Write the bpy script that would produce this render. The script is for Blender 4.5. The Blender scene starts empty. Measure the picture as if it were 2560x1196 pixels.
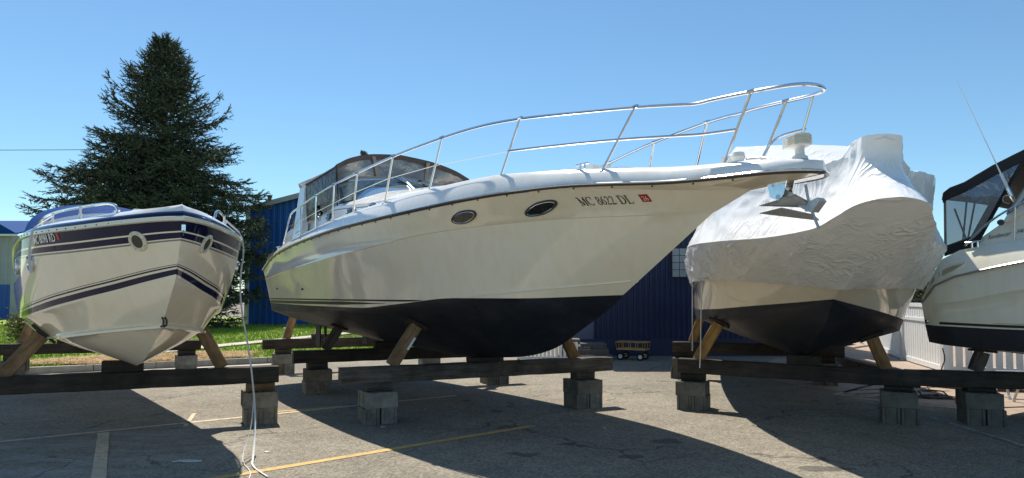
import bpy, bmesh, math, random
import numpy as np
from mathutils import Vector as V, Matrix, noise
from mathutils.bvhtree import BVHTree
random.seed(7); RNG = np.random.default_rng(7)
R_ = math.radians
SC = bpy.context.scene
COL = SC.collection

# ------------------------------------------------------------------ camera
cam_d = bpy.data.cameras.new('camera'); cam = bpy.data.objects.new('camera', cam_d); COL.objects.link(cam)
cam.location = (0, 0, 1.5); cam.rotation_euler = (R_(92.5), 0, 0)
cam_d.sensor_width = 36; cam_d.lens = 36*1750/2560; cam_d.shift_y = 65.6/2560
cam_d.clip_start = .05; cam_d.clip_end = 3000
SC.camera = cam
# ------------------------------------------------------------------ sky and sun
SUN = V((-.22, .55, 1)).normalized()
world = bpy.data.worlds.new('World'); SC.world = world; world.use_nodes = True
wn = world.node_tree.nodes; wl = world.node_tree.links; wn.clear()
sky = wn.new('ShaderNodeTexSky'); sky.sky_type = 'NISHITA'; sky.sun_disc = False
sky.sun_elevation = math.asin(SUN.z); sky.sun_rotation = math.atan2(SUN.x, SUN.y)
sky.altitude = 200; sky.air_density = 1.0; sky.dust_density = 0; sky.ozone_density = 3.0
bg = wn.new('ShaderNodeBackground'); bg.inputs['Strength'].default_value = .093
wo = wn.new('ShaderNodeOutputWorld'); tn = wn.new('ShaderNodeMix'); tn.data_type = 'RGBA'; tn.blend_type = 'MULTIPLY'; tn.inputs[0].default_value = 1; tn.inputs[7].default_value = (.79, .975, .98, 1)   # clean polarised blue of the photographed sky
wl.new(sky.outputs[0], tn.inputs[6]); wl.new(tn.outputs[2], bg.inputs[0]); wl.new(bg.outputs[0], wo.inputs[0])
sd = bpy.data.lights.new('sun', 'SUN'); sd.energy = 4.2; sd.angle = R_(.53); sd.color = (1, .93, .81)
so = bpy.data.objects.new('sun', sd); COL.objects.link(so); so.location = (-5, 20, 30)
so.rotation_euler = SUN.to_track_quat('Z', 'Y').to_euler()
vs = SC.view_settings; vs.view_transform = 'Standard'; vs.look = 'None'; vs.exposure = .6; vs.gamma = 1; vs.use_curve_mapping = False
SC.cycles.max_bounces = 10; SC.cycles.transparent_max_bounces = 16

# ------------------------------------------------------------------ materials
def nt(name):
    m = bpy.data.materials.new(name); m.use_nodes = True
    n = m.node_tree.nodes; b = n['Principled BSDF']
    return m, n, m.node_tree.links, b
def coords(n, l, scale=(1, 1, 1), kind='Object'):
    tc = n.new('ShaderNodeTexCoord'); mp = n.new('ShaderNodeMapping'); mp.inputs['Scale'].default_value = scale
    l.new(tc.outputs[kind], mp.inputs[0]); return mp.outputs[0]
def ntex(n, l, vec, scale, detail=6, rough=.6, dist=0):
    t = n.new('ShaderNodeTexNoise'); t.inputs['Scale'].default_value = scale; t.inputs['Detail'].default_value = detail
    t.inputs['Roughness'].default_value = rough; t.inputs['Distortion'].default_value = dist
    if vec is not None: l.new(vec, t.inputs['Vector'])
    return t.outputs['Fac']
def ramp(n, l, fac, stops):
    r = n.new('ShaderNodeValToRGB'); e = r.color_ramp.elements
    while len(e) < len(stops): e.new(.5)
    for i, (p, c) in enumerate(stops):
        e[i].position = p; e[i].color = (c[0], c[1], c[2], 1) if hasattr(c, '__len__') else (c, c, c, 1)
    l.new(fac, r.inputs[0]); return r.outputs[0]
def mixc(n, l, fac, a, b, mode='MIX'):
    x = n.new('ShaderNodeMix'); x.data_type = 'RGBA'; x.blend_type = mode
    for sock, v in ((x.inputs[0], fac), (x.inputs[6], a), (x.inputs[7], b)):
        if hasattr(v, 'links'): l.new(v, sock)
        elif hasattr(v, '__len__'): sock.default_value = (v[0], v[1], v[2], 1)
        else: sock.default_value = v
    return x.outputs[2]
def bump(n, l, b, h, strength, dist=.01):
    u = n.new('ShaderNodeBump'); u.inputs['Strength'].default_value = strength; u.inputs['Distance'].default_value = dist
    l.new(h, u.inputs['Height']); l.new(u.outputs[0], b.inputs['Normal']); return u
MATS = {}
def mat(name, col, rough=.5, metal=0, var=.0, vs_=3., coat=0, bmp=0, bs=40., stretch=(1, 1, 1), dark=None, spec=None, objvar=0):
    """plain procedural material: base colour with noise variation, optional fine relief"""
    m, n, l, b = nt(name); b.inputs['Roughness'].default_value = rough; b.inputs['Metallic'].default_value = metal
    b.inputs['Base Color'].default_value = (*col, 1)
    if coat: b.inputs['Coat Weight'].default_value = coat; b.inputs['Coat Roughness'].default_value = .03
    if spec is not None: b.inputs['Specular IOR Level'].default_value = spec
    if var or bmp: vec = coords(n, l, stretch)
    if var:
        d = dark or tuple(c*(1-var) for c in col)
        f = ntex(n, l, vec, vs_, 8, .65)
        f = ramp(n, l, f, ((.3, 0), (.7, 1)))
        l.new(mixc(n, l, f, d, tuple(min(1, c*(1+var*.5)) for c in col)), b.inputs['Base Color'])
    if objvar and b.inputs['Base Color'].links:
        oi = n.new('ShaderNodeObjectInfo'); l.new(mixc(n, l, 1., b.inputs['Base Color'].links[0].from_socket, ramp(n, l, oi.outputs['Random'], ((0, (1-objvar, 1-objvar*1.02, 1-objvar*1.08)), (1, 1.))), 'MULTIPLY'), b.inputs['Base Color'])
    if bmp: bump(n, l, b, ntex(n, l, vec, bs, 4, .6), bmp)
    MATS[name] = m; return m
def gelcoat(name, col, rough=.07, dirt=.05, wav=.012, spec=None):
    m, n, l, b = nt(name); b.inputs['Roughness'].default_value = rough; b.inputs['IOR'].default_value = 1.5
    b.inputs['Coat Weight'].default_value = .35; b.inputs['Coat Roughness'].default_value = .04
    if spec: b.inputs['Specular IOR Level'].default_value = spec; b.inputs['Coat Weight'].default_value = 0
    v = coords(n, l); vst = coords(n, l, (6, 6, .5))
    f = ramp(n, l, ntex(n, l, vst, 1.6, 6, .6), ((.45, 0), (.8, 1)))
    c = mixc(n, l, f, col, tuple(x*(1-dirt)*k for x, k in zip(col, (1, .96, .88))))
    f2 = ramp(n, l, ntex(n, l, v, 25, 5, .7), ((.62, 0), (.75, 1)))
    l.new(mixc(n, l, mixc(n, l, f2, (0, 0, 0), (.07, .07, .07)), c, tuple(x*.7 for x in col)), b.inputs['Base Color'])
    l.new(ramp(n, l, ntex(n, l, v, 4, 5, .6), ((.3, rough*.8), (.75, rough*1.5))), b.inputs['Roughness'])
    bump(n, l, b, ntex(n, l, v, 2.2, 2, .4), wav, .05)
    MATS[name] = m; return m
gelcoat('gel_white', (.92, .825, .655)); gelcoat('gel_deck', (.83, .83, .82), .22, .06); gelcoat('gel_navy', (.008, .012, .05), .07, 0, spec=.28)
gelcoat('gel_cream', (.78, .75, .62), .12); gelcoat('gel_blue', (.03, .07, .22), .08, 0); gelcoat('gel_grey', (.22, .22, .22), .15)
gelcoat('gel_right', (.84, .81, .70), .12, .06)
mat('black_gloss', (.006, .006, .008), .12); mat('rubber', (.012, .012, .013), .6)
mat('steel', (.72, .73, .75), .12, 1, .12, 30); mat('galv', (.55, .55, .55), .5, .75, .35, 9, bmp=.15)
mat('rail_black', (.045, .045, .05), .35); mat('plastic_white', (.75, .75, .72), .4, var=.12, vs_=20)
mat('panel_tan', (.42, .36, .22), .3, var=.2, vs_=9); mat('bezel', (.72, .69, .55), .35, var=.15, vs_=18); mat('lens', (.018, .018, .018), .06, coat=.5)
mat('lens_net', (.05, .046, .035), .25, var=.5, vs_=60)
mat('concrete', (.31, .295, .27), .92, var=.5, vs_=6, bmp=.6, bs=90, objvar=.5); mat('concrete_dark', (.15, .14, .12), .92, var=.45, vs_=7, bmp=.5, bs=90); mat('concrete_tan', (.30, .24, .18), .92, var=.5, vs_=6, bmp=.6, bs=90, objvar=.45)  # dark concrete copy carries the shade under the two right-hand boats in its colour
mat('rope', (.58, .58, .57), .7, var=.2, vs_=60); mat('cable_black', (.01, .01, .011), .5); mat('cable_yellow', (.62, .33, .02), .5)
mat('canvas_brown', (.082, .066, .06), .8, var=.25, vs_=5, bmp=.25, bs=14); mat('canvas_tan', (.30, .24, .20), .8, var=.2)
mat('canvas_black', (.012, .012, .014), .75, var=.2, bmp=.2, bs=12); mat('canvas_blue', (.010, .055, .22), .8, var=.3, vs_=4, bmp=.3, bs=7, spec=.05)
mat('red', (.45, .02, .015), .4); mat('letter_black', (.01, .01, .01), .4); mat('letter_white', (.75, .75, .75), .4)
mat('vinyl_white', (.78, .79, .80), .38, var=.06, vs_=6); mat('tyre', (.012, .012, .012), .8); mat('orange_steel', (.62, .35, .09), .5, var=.3, vs_=14)
mat('mesh_dark', (.05, .045, .04), .7); mat('stone_step', (.14, .135, .125), .9, var=.4, vs_=9, bmp=.5, bs=40)
mat('brick_wall', (.17, .085, .065), .9, var=.45, vs_=9, bmp=.5, bs=50); mat('cap_stone', (.36, .28, .22), .9, var=.25, vs_=6, bmp=.4, bs=50)
mat('roof_trim', (.42, .42, .40), .6, var=.15); mat('roof_blue', (.008, .06, .22), .7, var=.15, spec=.08); mat('door_blue', (.10, .13, .20), .5, var=.1)
mat('bark', (.06, .045, .035), .95, var=.4, vs_=6, bmp=.6, bs=20); mat('pale_metal', (.36, .38, .40), .5, var=.12, vs_=2)
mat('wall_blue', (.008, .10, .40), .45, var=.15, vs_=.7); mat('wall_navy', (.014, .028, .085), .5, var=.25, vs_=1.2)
mat('kerb', (.33, .31, .28), .9, var=.3, vs_=5, bmp=.4, bs=40); mat('pavement', (.52, .48, .41), .9, var=.2, vs_=3, bmp=.3, bs=50)
mat('pipe_dark', (.05, .05, .055), .6, .4, var=.3)

def wood(name, col, dark, sc=1.):
    m, n, l, b = nt(name); b.inputs['Roughness'].default_value = .88
    v = coords(n, l, (1.2*sc, 16*sc, 16*sc)); g = ntex(n, l, v, 1.6, 10, .72, .6)
    v2 = coords(n, l); p = ntex(n, l, v2, 3.5, 6, .65)
    c = ramp(n, l, g, ((.3, dark), (.55, col), (.75, tuple(x*1.35 for x in col))))
    c = mixc(n, l, ramp(n, l, p, ((.4, 0), (.7, .75))), c, tuple(x*.45 for x in dark))
    l.new(c, b.inputs['Base Color']); bump(n, l, b, g, .7, .012); MATS[name] = m
wood('timber_dark', (.055, .043, .034), (.016, .013, .011)); wood('timber_grey', (.12, .10, .085), (.035, .028, .024))
wood('timber_tan', (.30, .17, .075), (.13, .07, .03)); wood('timber_weathered', (.30, .19, .10), (.12, .075, .04)); wood('timber_fresh', (.42, .24, .08), (.2, .105, .035))

def bottom_paint():
    m, n, l, b = nt('bottom_paint'); v = coords(n, l); b.inputs['Roughness'].default_value = .55
    p = ntex(n, l, v, 2.2, 8, .7); q = ntex(n, l, coords(n, l, (.6, 5, 5)), 3, 8, .7)
    c = ramp(n, l, p, ((.3, (.006, .008, .014)), (.55, (.012, .016, .027)), (.75, (.030, .035, .050))))
    c = mixc(n, l, ramp(n, l, q, ((.58, 0), (.72, .7))), c, (.045, .05, .06)); l.new(c, b.inputs['Base Color'])
    s = ramp(n, l, ntex(n, l, v, 30, 3, .5), ((.72, 0), (.78, 1))); c2 = mixc(n, l, s, c, (.10, .10, .10)); l.new(c2, b.inputs['Base Color'])
    l.new(ramp(n, l, p, ((.3, .42), (.8, .75))), b.inputs['Roughness']); bump(n, l, b, ntex(n, l, v, 60, 4, .6), .15); MATS['bottom_paint'] = m
bottom_paint()

def asphalt():
    m, n, l, b = nt('asphalt'); v = coords(n, l); b.inputs['Roughness'].default_value = .93
    sp = ntex(n, l, v, 75, 3, .75); vo = n.new('ShaderNodeTexVoronoi'); vo.inputs['Scale'].default_value = 48; l.new(v, vo.inputs['Vector'])
    big = ntex(n, l, v, .55, 6, .6); mid = ntex(n, l, v, 3.2, 6, .65)
    base = ramp(n, l, sp, ((.30, (.075, .066, .053)), (.5, (.19, .168, .132)), (.68, (.40, .36, .285))))
    base = mixc(n, l, .55, base, mixc(n, l, ramp(n, l, vo.outputs['Color'], ((.2, 0), (.9, 1))), (.085, .076, .06), (.33, .295, .235)))
    base = mixc(n, l, 1., base, ramp(n, l, big, ((.3, .95), (.7, 1.42))), 'MULTIPLY')
    base = mixc(n, l, 1., base, ramp(n, l, mid, ((.3, .84), (.7, 1.1))), 'MULTIPLY')
    # pale sanding dust under the left-hand boat, dark oil stains where cars stood, cracks
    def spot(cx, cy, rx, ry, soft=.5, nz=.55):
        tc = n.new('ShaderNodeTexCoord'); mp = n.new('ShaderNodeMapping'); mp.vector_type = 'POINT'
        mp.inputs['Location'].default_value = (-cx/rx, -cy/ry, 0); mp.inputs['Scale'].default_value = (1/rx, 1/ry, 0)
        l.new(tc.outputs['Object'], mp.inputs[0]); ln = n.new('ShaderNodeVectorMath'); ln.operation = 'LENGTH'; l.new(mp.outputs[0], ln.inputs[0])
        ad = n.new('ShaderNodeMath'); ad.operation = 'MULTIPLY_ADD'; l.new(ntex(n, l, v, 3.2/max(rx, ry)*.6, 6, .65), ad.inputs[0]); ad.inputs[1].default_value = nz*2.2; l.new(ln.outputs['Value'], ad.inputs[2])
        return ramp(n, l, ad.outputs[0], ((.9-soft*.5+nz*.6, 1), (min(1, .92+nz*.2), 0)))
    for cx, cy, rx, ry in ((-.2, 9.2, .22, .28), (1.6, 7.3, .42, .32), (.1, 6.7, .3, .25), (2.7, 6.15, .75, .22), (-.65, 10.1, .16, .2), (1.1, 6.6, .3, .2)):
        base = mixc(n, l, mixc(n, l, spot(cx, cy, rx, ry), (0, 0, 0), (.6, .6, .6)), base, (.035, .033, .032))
    dust = ramp(n, l, ntex(n, l, coords(n, l, (.7, 2.2, 1)), 1.7, 9, .72, .4), ((.42, 0), (.64, .9)))
    dz = mixc(n, l, 1., dust, spot(-4.2, 6.9, 3.0, 3.0, .9, .3), 'MULTIPLY')
    base = mixc(n, l, mixc(n, l, 1., dz, (.6, .6, .6), 'MULTIPLY'), base, (.40, .39, .37))
    wv = n.new('ShaderNodeVectorMath'); wv.operation = 'ADD'; no = n.new('ShaderNodeTexNoise'); no.inputs['Scale'].default_value = 1.3; no.inputs['Detail'].default_value = 6
    l.new(v, no.inputs['Vector']); l.new(no.outputs['Color'], wv.inputs[0]); l.new(v, wv.inputs[1])
    ck = n.new('ShaderNodeTexVoronoi'); ck.feature = 'DISTANCE_TO_EDGE'; ck.inputs['Scale'].default_value = .55; l.new(wv.outputs[0], ck.inputs['Vector'])
    cr = ramp(n, l, ck.outputs['Distance'], ((.0, .85), (.013, 0))); cr = mixc(n, l, 1., cr, ramp(n, l, ntex(n, l, v, .8, 3, .5), ((.42, 0), (.6, 1))), 'MULTIPLY')
    base = mixc(n, l, cr, base, (.025, .024, .023))
    l.new(base, b.inputs['Base Color']); bump(n, l, b, sp, .55, .012); MATS['asphalt'] = m
asphalt()
def worn_paint(name, col, w=.40):
    m, n, l, b = nt(name); v = coords(n, l); b.inputs['Roughness'].default_value = .8
    f = ramp(n, l, ntex(n, l, v, 16, 8, .75), ((w, 0), (w+.2, 1)))
    f2 = ramp(n, l, ntex(n, l, v, 1.4, 4, .6), ((.30, .3 if w > .35 else .7), (.6, 1)))
    l.new(mixc(n, l, mixc(n, l, 1., f, f2, 'MULTIPLY'), (.15, .135, .11), col), b.inputs['Base Color'])
    bump(n, l, b, ntex(n, l, v, 75, 3, .75), .5, .01); MATS[name] = m
worn_paint('paint_yellow', (.64, .42, .14), .30); worn_paint('paint_pale', (.66, .54, .38), .30); worn_paint('paint_white', (.55, .54, .50))

def glassy(name, tint, alpha, rough=.02, spec_col=(1, 1, 1), wr=0, dif=None):
    m, n, l, b = nt(name); n.remove(b); out = n['Material Output']
    tr = n.new('ShaderNodeBsdfTransparent'); tr.inputs[0].default_value = (*tint, 1)
    gl = n.new('ShaderNodeBsdfGlossy'); gl.inputs['Roughness'].default_value = rough; gl.inputs['Color'].default_value = (*spec_col, 1)
    fr = n.new('ShaderNodeFresnel'); fr.inputs['IOR'].default_value = 1.6
    ad = n.new('ShaderNodeMath'); ad.operation = 'ADD'; ad.use_clamp = True; l.new(fr.outputs[0], ad.inputs[0]); ad.inputs[1].default_value = alpha
    mx = n.new('ShaderNodeMixShader'); l.new(ad.outputs[0], mx.inputs[0]); l.new(tr.outputs[0], mx.inputs[1]); l.new(gl.outputs[0], mx.inputs[2])
    if wr:
        bu = n.new('ShaderNodeBump'); bu.inputs['Strength'].default_value = wr; bu.inputs['Distance'].default_value = .03
        l.new(ntex(n, l, coords(n, l), 7, 3, .5, 1.), bu.inputs['Height']); l.new(bu.outputs[0], gl.inputs['Normal']); l.new(bu.outputs[0], fr.inputs['Normal'])
    if dif:
        df = n.new('ShaderNodeBsdfDiffuse'); df.inputs[0].default_value = (*dif[0], 1); m2 = n.new('ShaderNodeMixShader'); m2.inputs[0].default_value = dif[1]; l.new(tr.outputs[0], m2.inputs[1]); l.new(df.outputs[0], m2.inputs[2]); l.new(m2.outputs[0], mx.inputs[1])
    l.new(mx.outputs[0], out.inputs[0]); MATS[name] = m
glassy('windshield_glass', (.62, .84, .86), .45, .015, (.80, .95, 1.), dif=((.62, .80, .84), .45)); glassy('clear_vinyl', (.42, .43, .46), .12, .08, wr=.5, dif=((.10, .10, .11), .3)); glassy('smoked_vinyl', (.10, .088, .082), .13, .16, (.9, .84, .8), wr=.9, dif=((.27, .24, .22), .7))
glassy('side_vinyl', (.05, .045, .042), .03, .2, (.8, .75, .7), wr=1., dif=((.09, .08, .075), .75))
glassy('window_glass', (.35, .4, .4), .25)

def film():
    m, n, l, b = nt('shrink_film'); v = coords(n, l); b.inputs['Base Color'].default_value = (.86, .865, .86, 1); b.inputs['Roughness'].default_value = .24
    b.inputs['Subsurface Weight'].default_value = 0
    def ridged(vec, sc, det, di, pw):
        f = ntex(n, l, vec, sc, det, .5, di); a1 = n.new('ShaderNodeMath'); a1.operation = 'SUBTRACT'; l.new(f, a1.inputs[0]); a1.inputs[1].default_value = .5
        a2 = n.new('ShaderNodeMath'); a2.operation = 'ABSOLUTE'; l.new(a1.outputs[0], a2.inputs[0])
        return ramp(n, l, a2.outputs[0], ((0, 1), (.04, .55), (pw, 0)))
    mask = ramp(n, l, ntex(n, l, v, 1.5, 3, .5), ((.42, 0), (.62, 1)))
    r1 = mixc(n, l, 1., ridged(coords(n, l, (4.2, 4.2, .9)), 1., 2, 1.0, .14), mask, 'MULTIPLY')          # tension folds running down the drape
    r2 = ridged(coords(n, l, (1.2, 1.2, 1.)), 5., 4, 1.5, .12)                                            # small crinkles
    zz = n.new('ShaderNodeSeparateXYZ'); l.new(v, zz.inputs[0]); low = ramp(n, l, zz.outputs[2], ((.0, 1), (1., 1))); mr_ = n.new('ShaderNodeMapRange'); l.new(zz.outputs[2], mr_.inputs[0]); mr_.inputs[1].default_value = 1.9; mr_.inputs[2].default_value = 2.15; mr_.inputs[3].default_value = .26; mr_.inputs[4].default_value = .07
    r2 = mixc(n, l, 1., r2, mr_.outputs[0], 'MULTIPLY')
    sm_ = n.new('ShaderNodeMath'); sm_.operation = 'ADD'; l.new(r1, sm_.inputs[0]); l.new(r2, sm_.inputs[1])
    bump(n, l, b, sm_.outputs[0], .55, .02)
    l.new(mixc(n, l, ramp(n, l, ntex(n, l, v, 2, 6, .6), ((.55, 0), (.8, .6))), (.86, .865, .86), (.76, .75, .72)), b.inputs['Base Color']); MATS['shrink_film'] = m
film()
def leafy(name, a, bcol, sc):
    m, n, l, b = nt(name); b.inputs['Roughness'].default_value = .75; b.inputs['Specular IOR Level'].default_value = .25
    f = ntex(n, l, coords(n, l), sc, 5, .6); ge = n.new('ShaderNodeNewGeometry'); av = n.new('ShaderNodeMath'); av.operation = 'MULTIPLY_ADD'; l.new(ge.outputs['Random Per Island'], av.inputs[0]); av.inputs[1].default_value = .55; sb_ = n.new('ShaderNodeMath'); sb_.operation = 'MULTIPLY_ADD'; l.new(f, sb_.inputs[0]); sb_.inputs[1].default_value = .9; sb_.inputs[2].default_value = -.22; l.new(sb_.outputs[0], av.inputs[2])
    l.new(ramp(n, l, av.outputs[0], ((.2, a), (.8, bcol))), b.inputs['Base Color']); MATS[name] = m
leafy('needles', (.024, .040, .034), (.15, .175, .095), 1.4); leafy('grass_blade', (.15, .28, .015), (.43, .51, .09), 1.1)
leafy('lawn_soil', (.14, .24, .015), (.26, .34, .04), 2.); leafy('straw', (.42, .27, .12), (.62, .46, .25), 3.); leafy('straw_bed', (.26, .17, .075), (.42, .29, .14), 5.)
leafy('wood_far', (.07, .095, .03), (.16, .17, .06), .35); leafy('shrub_leaf', (.12, .12, .04), (.30, .27, .12), 4.)

# ------------------------------------------------------------------ mesh helpers
class MB:
    def __init__(s): s.v = []; s.f = []; s.m = []
    def add(s, vs, fs, mi=0):
        o = len(s.v); s.v += [tuple(p) for p in vs]
        for f in fs: s.f.append(tuple(i+o for i in f)); s.m.append(mi)
        return s
    def box(s, c, d, rot=None, mi=0):
        h = [x/2 for x in d]; ps = [V((sx*h[0], sy*h[1], sz*h[2])) for sx in (-1, 1) for sy in (-1, 1) for sz in (-1, 1)]
        if rot is not None: ps = [rot @ p for p in ps]
        return s.add([p+V(c) for p in ps], [(0, 1, 3, 2), (4, 6, 7, 5), (0, 4, 5, 1), (2, 3, 7, 6), (0, 2, 6, 4), (1, 5, 7, 3)], mi)
    def tube(s, path, r, n=8, mi=0, closed=False, cap=True):
        P = [V(p) for p in path]; N = len(P); rr = r if hasattr(r, '__len__') else [r]*N
        vs = []; up = None
        for i in range(N):
            a = P[i-1] if (i or closed) else P[i]; b = P[(i+1) % N] if (i < N-1 or closed) else P[i]
            t = (b-a).normalized() if (b-a).length > 1e-9 else V((0, 0, 1))
            if up is None: up = t.orthogonal().normalized()
            up = (up - t*up.dot(t)); up = up.normalized() if up.length > 1e-6 else t.orthogonal().normalized()
            w = t.cross(up)
            vs += [P[i]+(up*math.cos(2*math.pi*k/n)+w*math.sin(2*math.pi*k/n))*rr[i] for k in range(n)]
        fs = [(i*n+k, i*n+(k+1) % n, ((i+1) % N)*n+(k+1) % n, ((i+1) % N)*n+k) for i in range(N if closed else N-1) for k in range(n)]
        if cap and not closed: fs += [tuple(range(n-1, -1, -1)), tuple((N-1)*n+k for k in range(n))]
        return s.add(vs, fs, mi)
    def grid(s, rows, mi=0, flip=False):
        """rows: equal-length lists of points; mi may be a list per row gap"""
        n = len(rows[0]); o = len(s.v); s.v += [tuple(p) for r in rows for p in r]
        for i in range(len(rows)-1):
            for k in range(n-1):
                f = (o+i*n+k, o+i*n+k+1, o+(i+1)*n+k+1, o+(i+1)*n+k)
                s.f.append(f[::-1] if flip else f); s.m.append(mi[i] if hasattr(mi, '__len__') else mi)
        return s
    def fan(s, pts, mi=0): return s.add(pts, [tuple(range(len(pts)))], mi)
    def prism(s, poly, d, mi=0):
        """poly: 3-D polygon, extruded by vector d"""
        n = len(poly); a = [V(p) for p in poly]; b = [p+V(d) for p in a]
        return s.add(a+b, [tuple(range(n-1, -1, -1)), tuple(range(n, 2*n))]+[(k, (k+1) % n, n+(k+1) % n, n+k) for k in range(n)], mi)
    def lathe(s, prof, n=20, M=None, mi=0):
        vs = []
        for r, z in prof: vs += [V((r*math.cos(2*math.pi*k/n), r*math.sin(2*math.pi*k/n), z)) for k in range(n)]
        if M is not None: vs = [M @ p for p in vs]
        fs = [(i*n+k, i*n+(k+1) % n, (i+1)*n+(k+1) % n, (i+1)*n+k) for i in range(len(prof)-1) for k in range(n)]
        return s.add(vs, fs, mi)
    def build(s, name, mats, parent=None, loc=None, smooth=35, sharp=True, rot=None):
        me = bpy.data.meshes.new(name); vs = s.v
        if loc is not None: vs = [(p[0]-loc[0], p[1]-loc[1], p[2]-loc[2]) for p in vs]
        me.from_pydata([tuple(p) for p in vs], [], s.f)
        for mm in (mats if isinstance(mats, (list, tuple)) else [mats]): me.materials.append(MATS[mm])
        me.polygons.foreach_set('material_index', s.m)
        if smooth:
            me.polygons.foreach_set('use_smooth', [True]*len(me.polygons)); me.update(); me.set_sharp_from_angle(angle=R_(smooth))
        me.update(); me.validate()
        o = bpy.data.objects.new(name, me); COL.objects.link(o)
        if loc is not None: o.location = loc
        if parent is not None: o.parent = parent
        return o
def weld(o, d=1e-4, recalc=True):
    bm = bmesh.new(); bm.from_mesh(o.data); bmesh.ops.remove_doubles(bm, verts=bm.verts, dist=d)
    if recalc: bmesh.ops.recalc_face_normals(bm, faces=bm.faces)
    bm.to_mesh(o.data); bm.free(); o.data.update(); o.data.set_sharp_from_angle(angle=R_(35)); return o
def tag(o, label, cat, group=None, kind=None):
    if label: o['label'] = label
    if cat: o['category'] = cat
    if group: o['group'] = group
    if kind: o['kind'] = kind
    return o
def root(name, label, cat, loc, rz=0, group=None, rx=0):
    o = bpy.data.objects.new(name, None); COL.objects.link(o); o.location = loc; o.rotation_euler = (rx, 0, rz); o.empty_display_size = .3
    return tag(o, label, cat, group)
def struct(o): o['kind'] = 'structure'; return o
def tab(pts):
    """smooth monotone interpolation table"""
    x = np.array([p[0] for p in pts], float); y = np.array([p[1] for p in pts], float)
    h = np.diff(x); d = np.diff(y)/h; m = np.zeros(len(x)); m[0] = d[0]; m[-1] = d[-1]
    for i in range(1, len(x)-1):
        m[i] = 0 if d[i-1]*d[i] <= 0 else 3*(h[i-1]+h[i])/((2*h[i]+h[i-1])/d[i-1]+(h[i]+2*h[i-1])/d[i])
    def f(s):
        s = min(max(s, x[0]), x[-1]); i = min(int(np.searchsorted(x, s, side='right'))-1, len(x)-2); t = (s-x[i])/h[i]
        return float((2*t**3-3*t**2+1)*y[i]+(t**3-2*t**2+t)*h[i]*m[i]+(-2*t**3+3*t**2)*y[i+1]+(t**3-t**2)*h[i]*m[i+1])
    return f
NS = 64
WST = [1-(1-i/(NS-1))**1.5 for i in range(NS)]
def line(b, z, s0, s1, side=1, ws=WST):
    """longitudinal hull line: points (s, -t, z); side=+1 starboard"""
    return [V((s0+(s1-s0)*w, -side*b(s0+(s1-s0)*w), z(s0+(s1-s0)*w))) for w in ws]
def lerp_rows(a, b, fr, bulge=0):
    out = []
    for f in fr:
        r = []
        for p, q in zip(a, b):
            x = p.lerp(q, f)
            if bulge: x.y += (1 if x.y > 0 else -1)*bulge*math.sin(math.pi*f)*min(1, abs(p.y-q.y)+abs(p.z-q.z))*min(1, abs(x.y)*3)
            r.append(x)
        out.append(r)
    return out
def mirror(r): return [V((p.x, -p.y, p.z)) for p in r]
def both(mb, rows, mi=0):
    mb.grid(rows, mi, flip=False); mb.grid([mirror(r) for r in rows], mi, flip=True)
def hull_bvh(*objs):
    vs, fs = [], []
    for o in objs:
        k = len(vs); vs += [v.co.copy() for v in o.data.vertices]; fs += [tuple(i+k for i in p.vertices) for p in o.data.polygons]
    return BVHTree.FromPolygons(vs, fs)
def onhull(bvh, s, z, side=1, off=.003):
    h = bvh.ray_cast(V((s, -side*4, z)), V((0, side, 0)))
    if h[0] is None: return None, None
    n = h[1]; n = n if n.y*side < 0 else -n
    return h[0]+n*off, n
def frame_on(bvh, s, z, side=1, off=0.):
    p, n = onhull(bvh, s, z, side, off); x = V((1, 0, 0)); x = (x-n*x.dot(n)).normalized(); y = n.cross(x)
    if y.z < 0: y = -y
    return Matrix(((x.x, y.x, n.x, p.x), (x.y, y.y, n.y, p.y), (x.z, y.z, n.z, p.z), (0, 0, 0, 1)))
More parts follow.
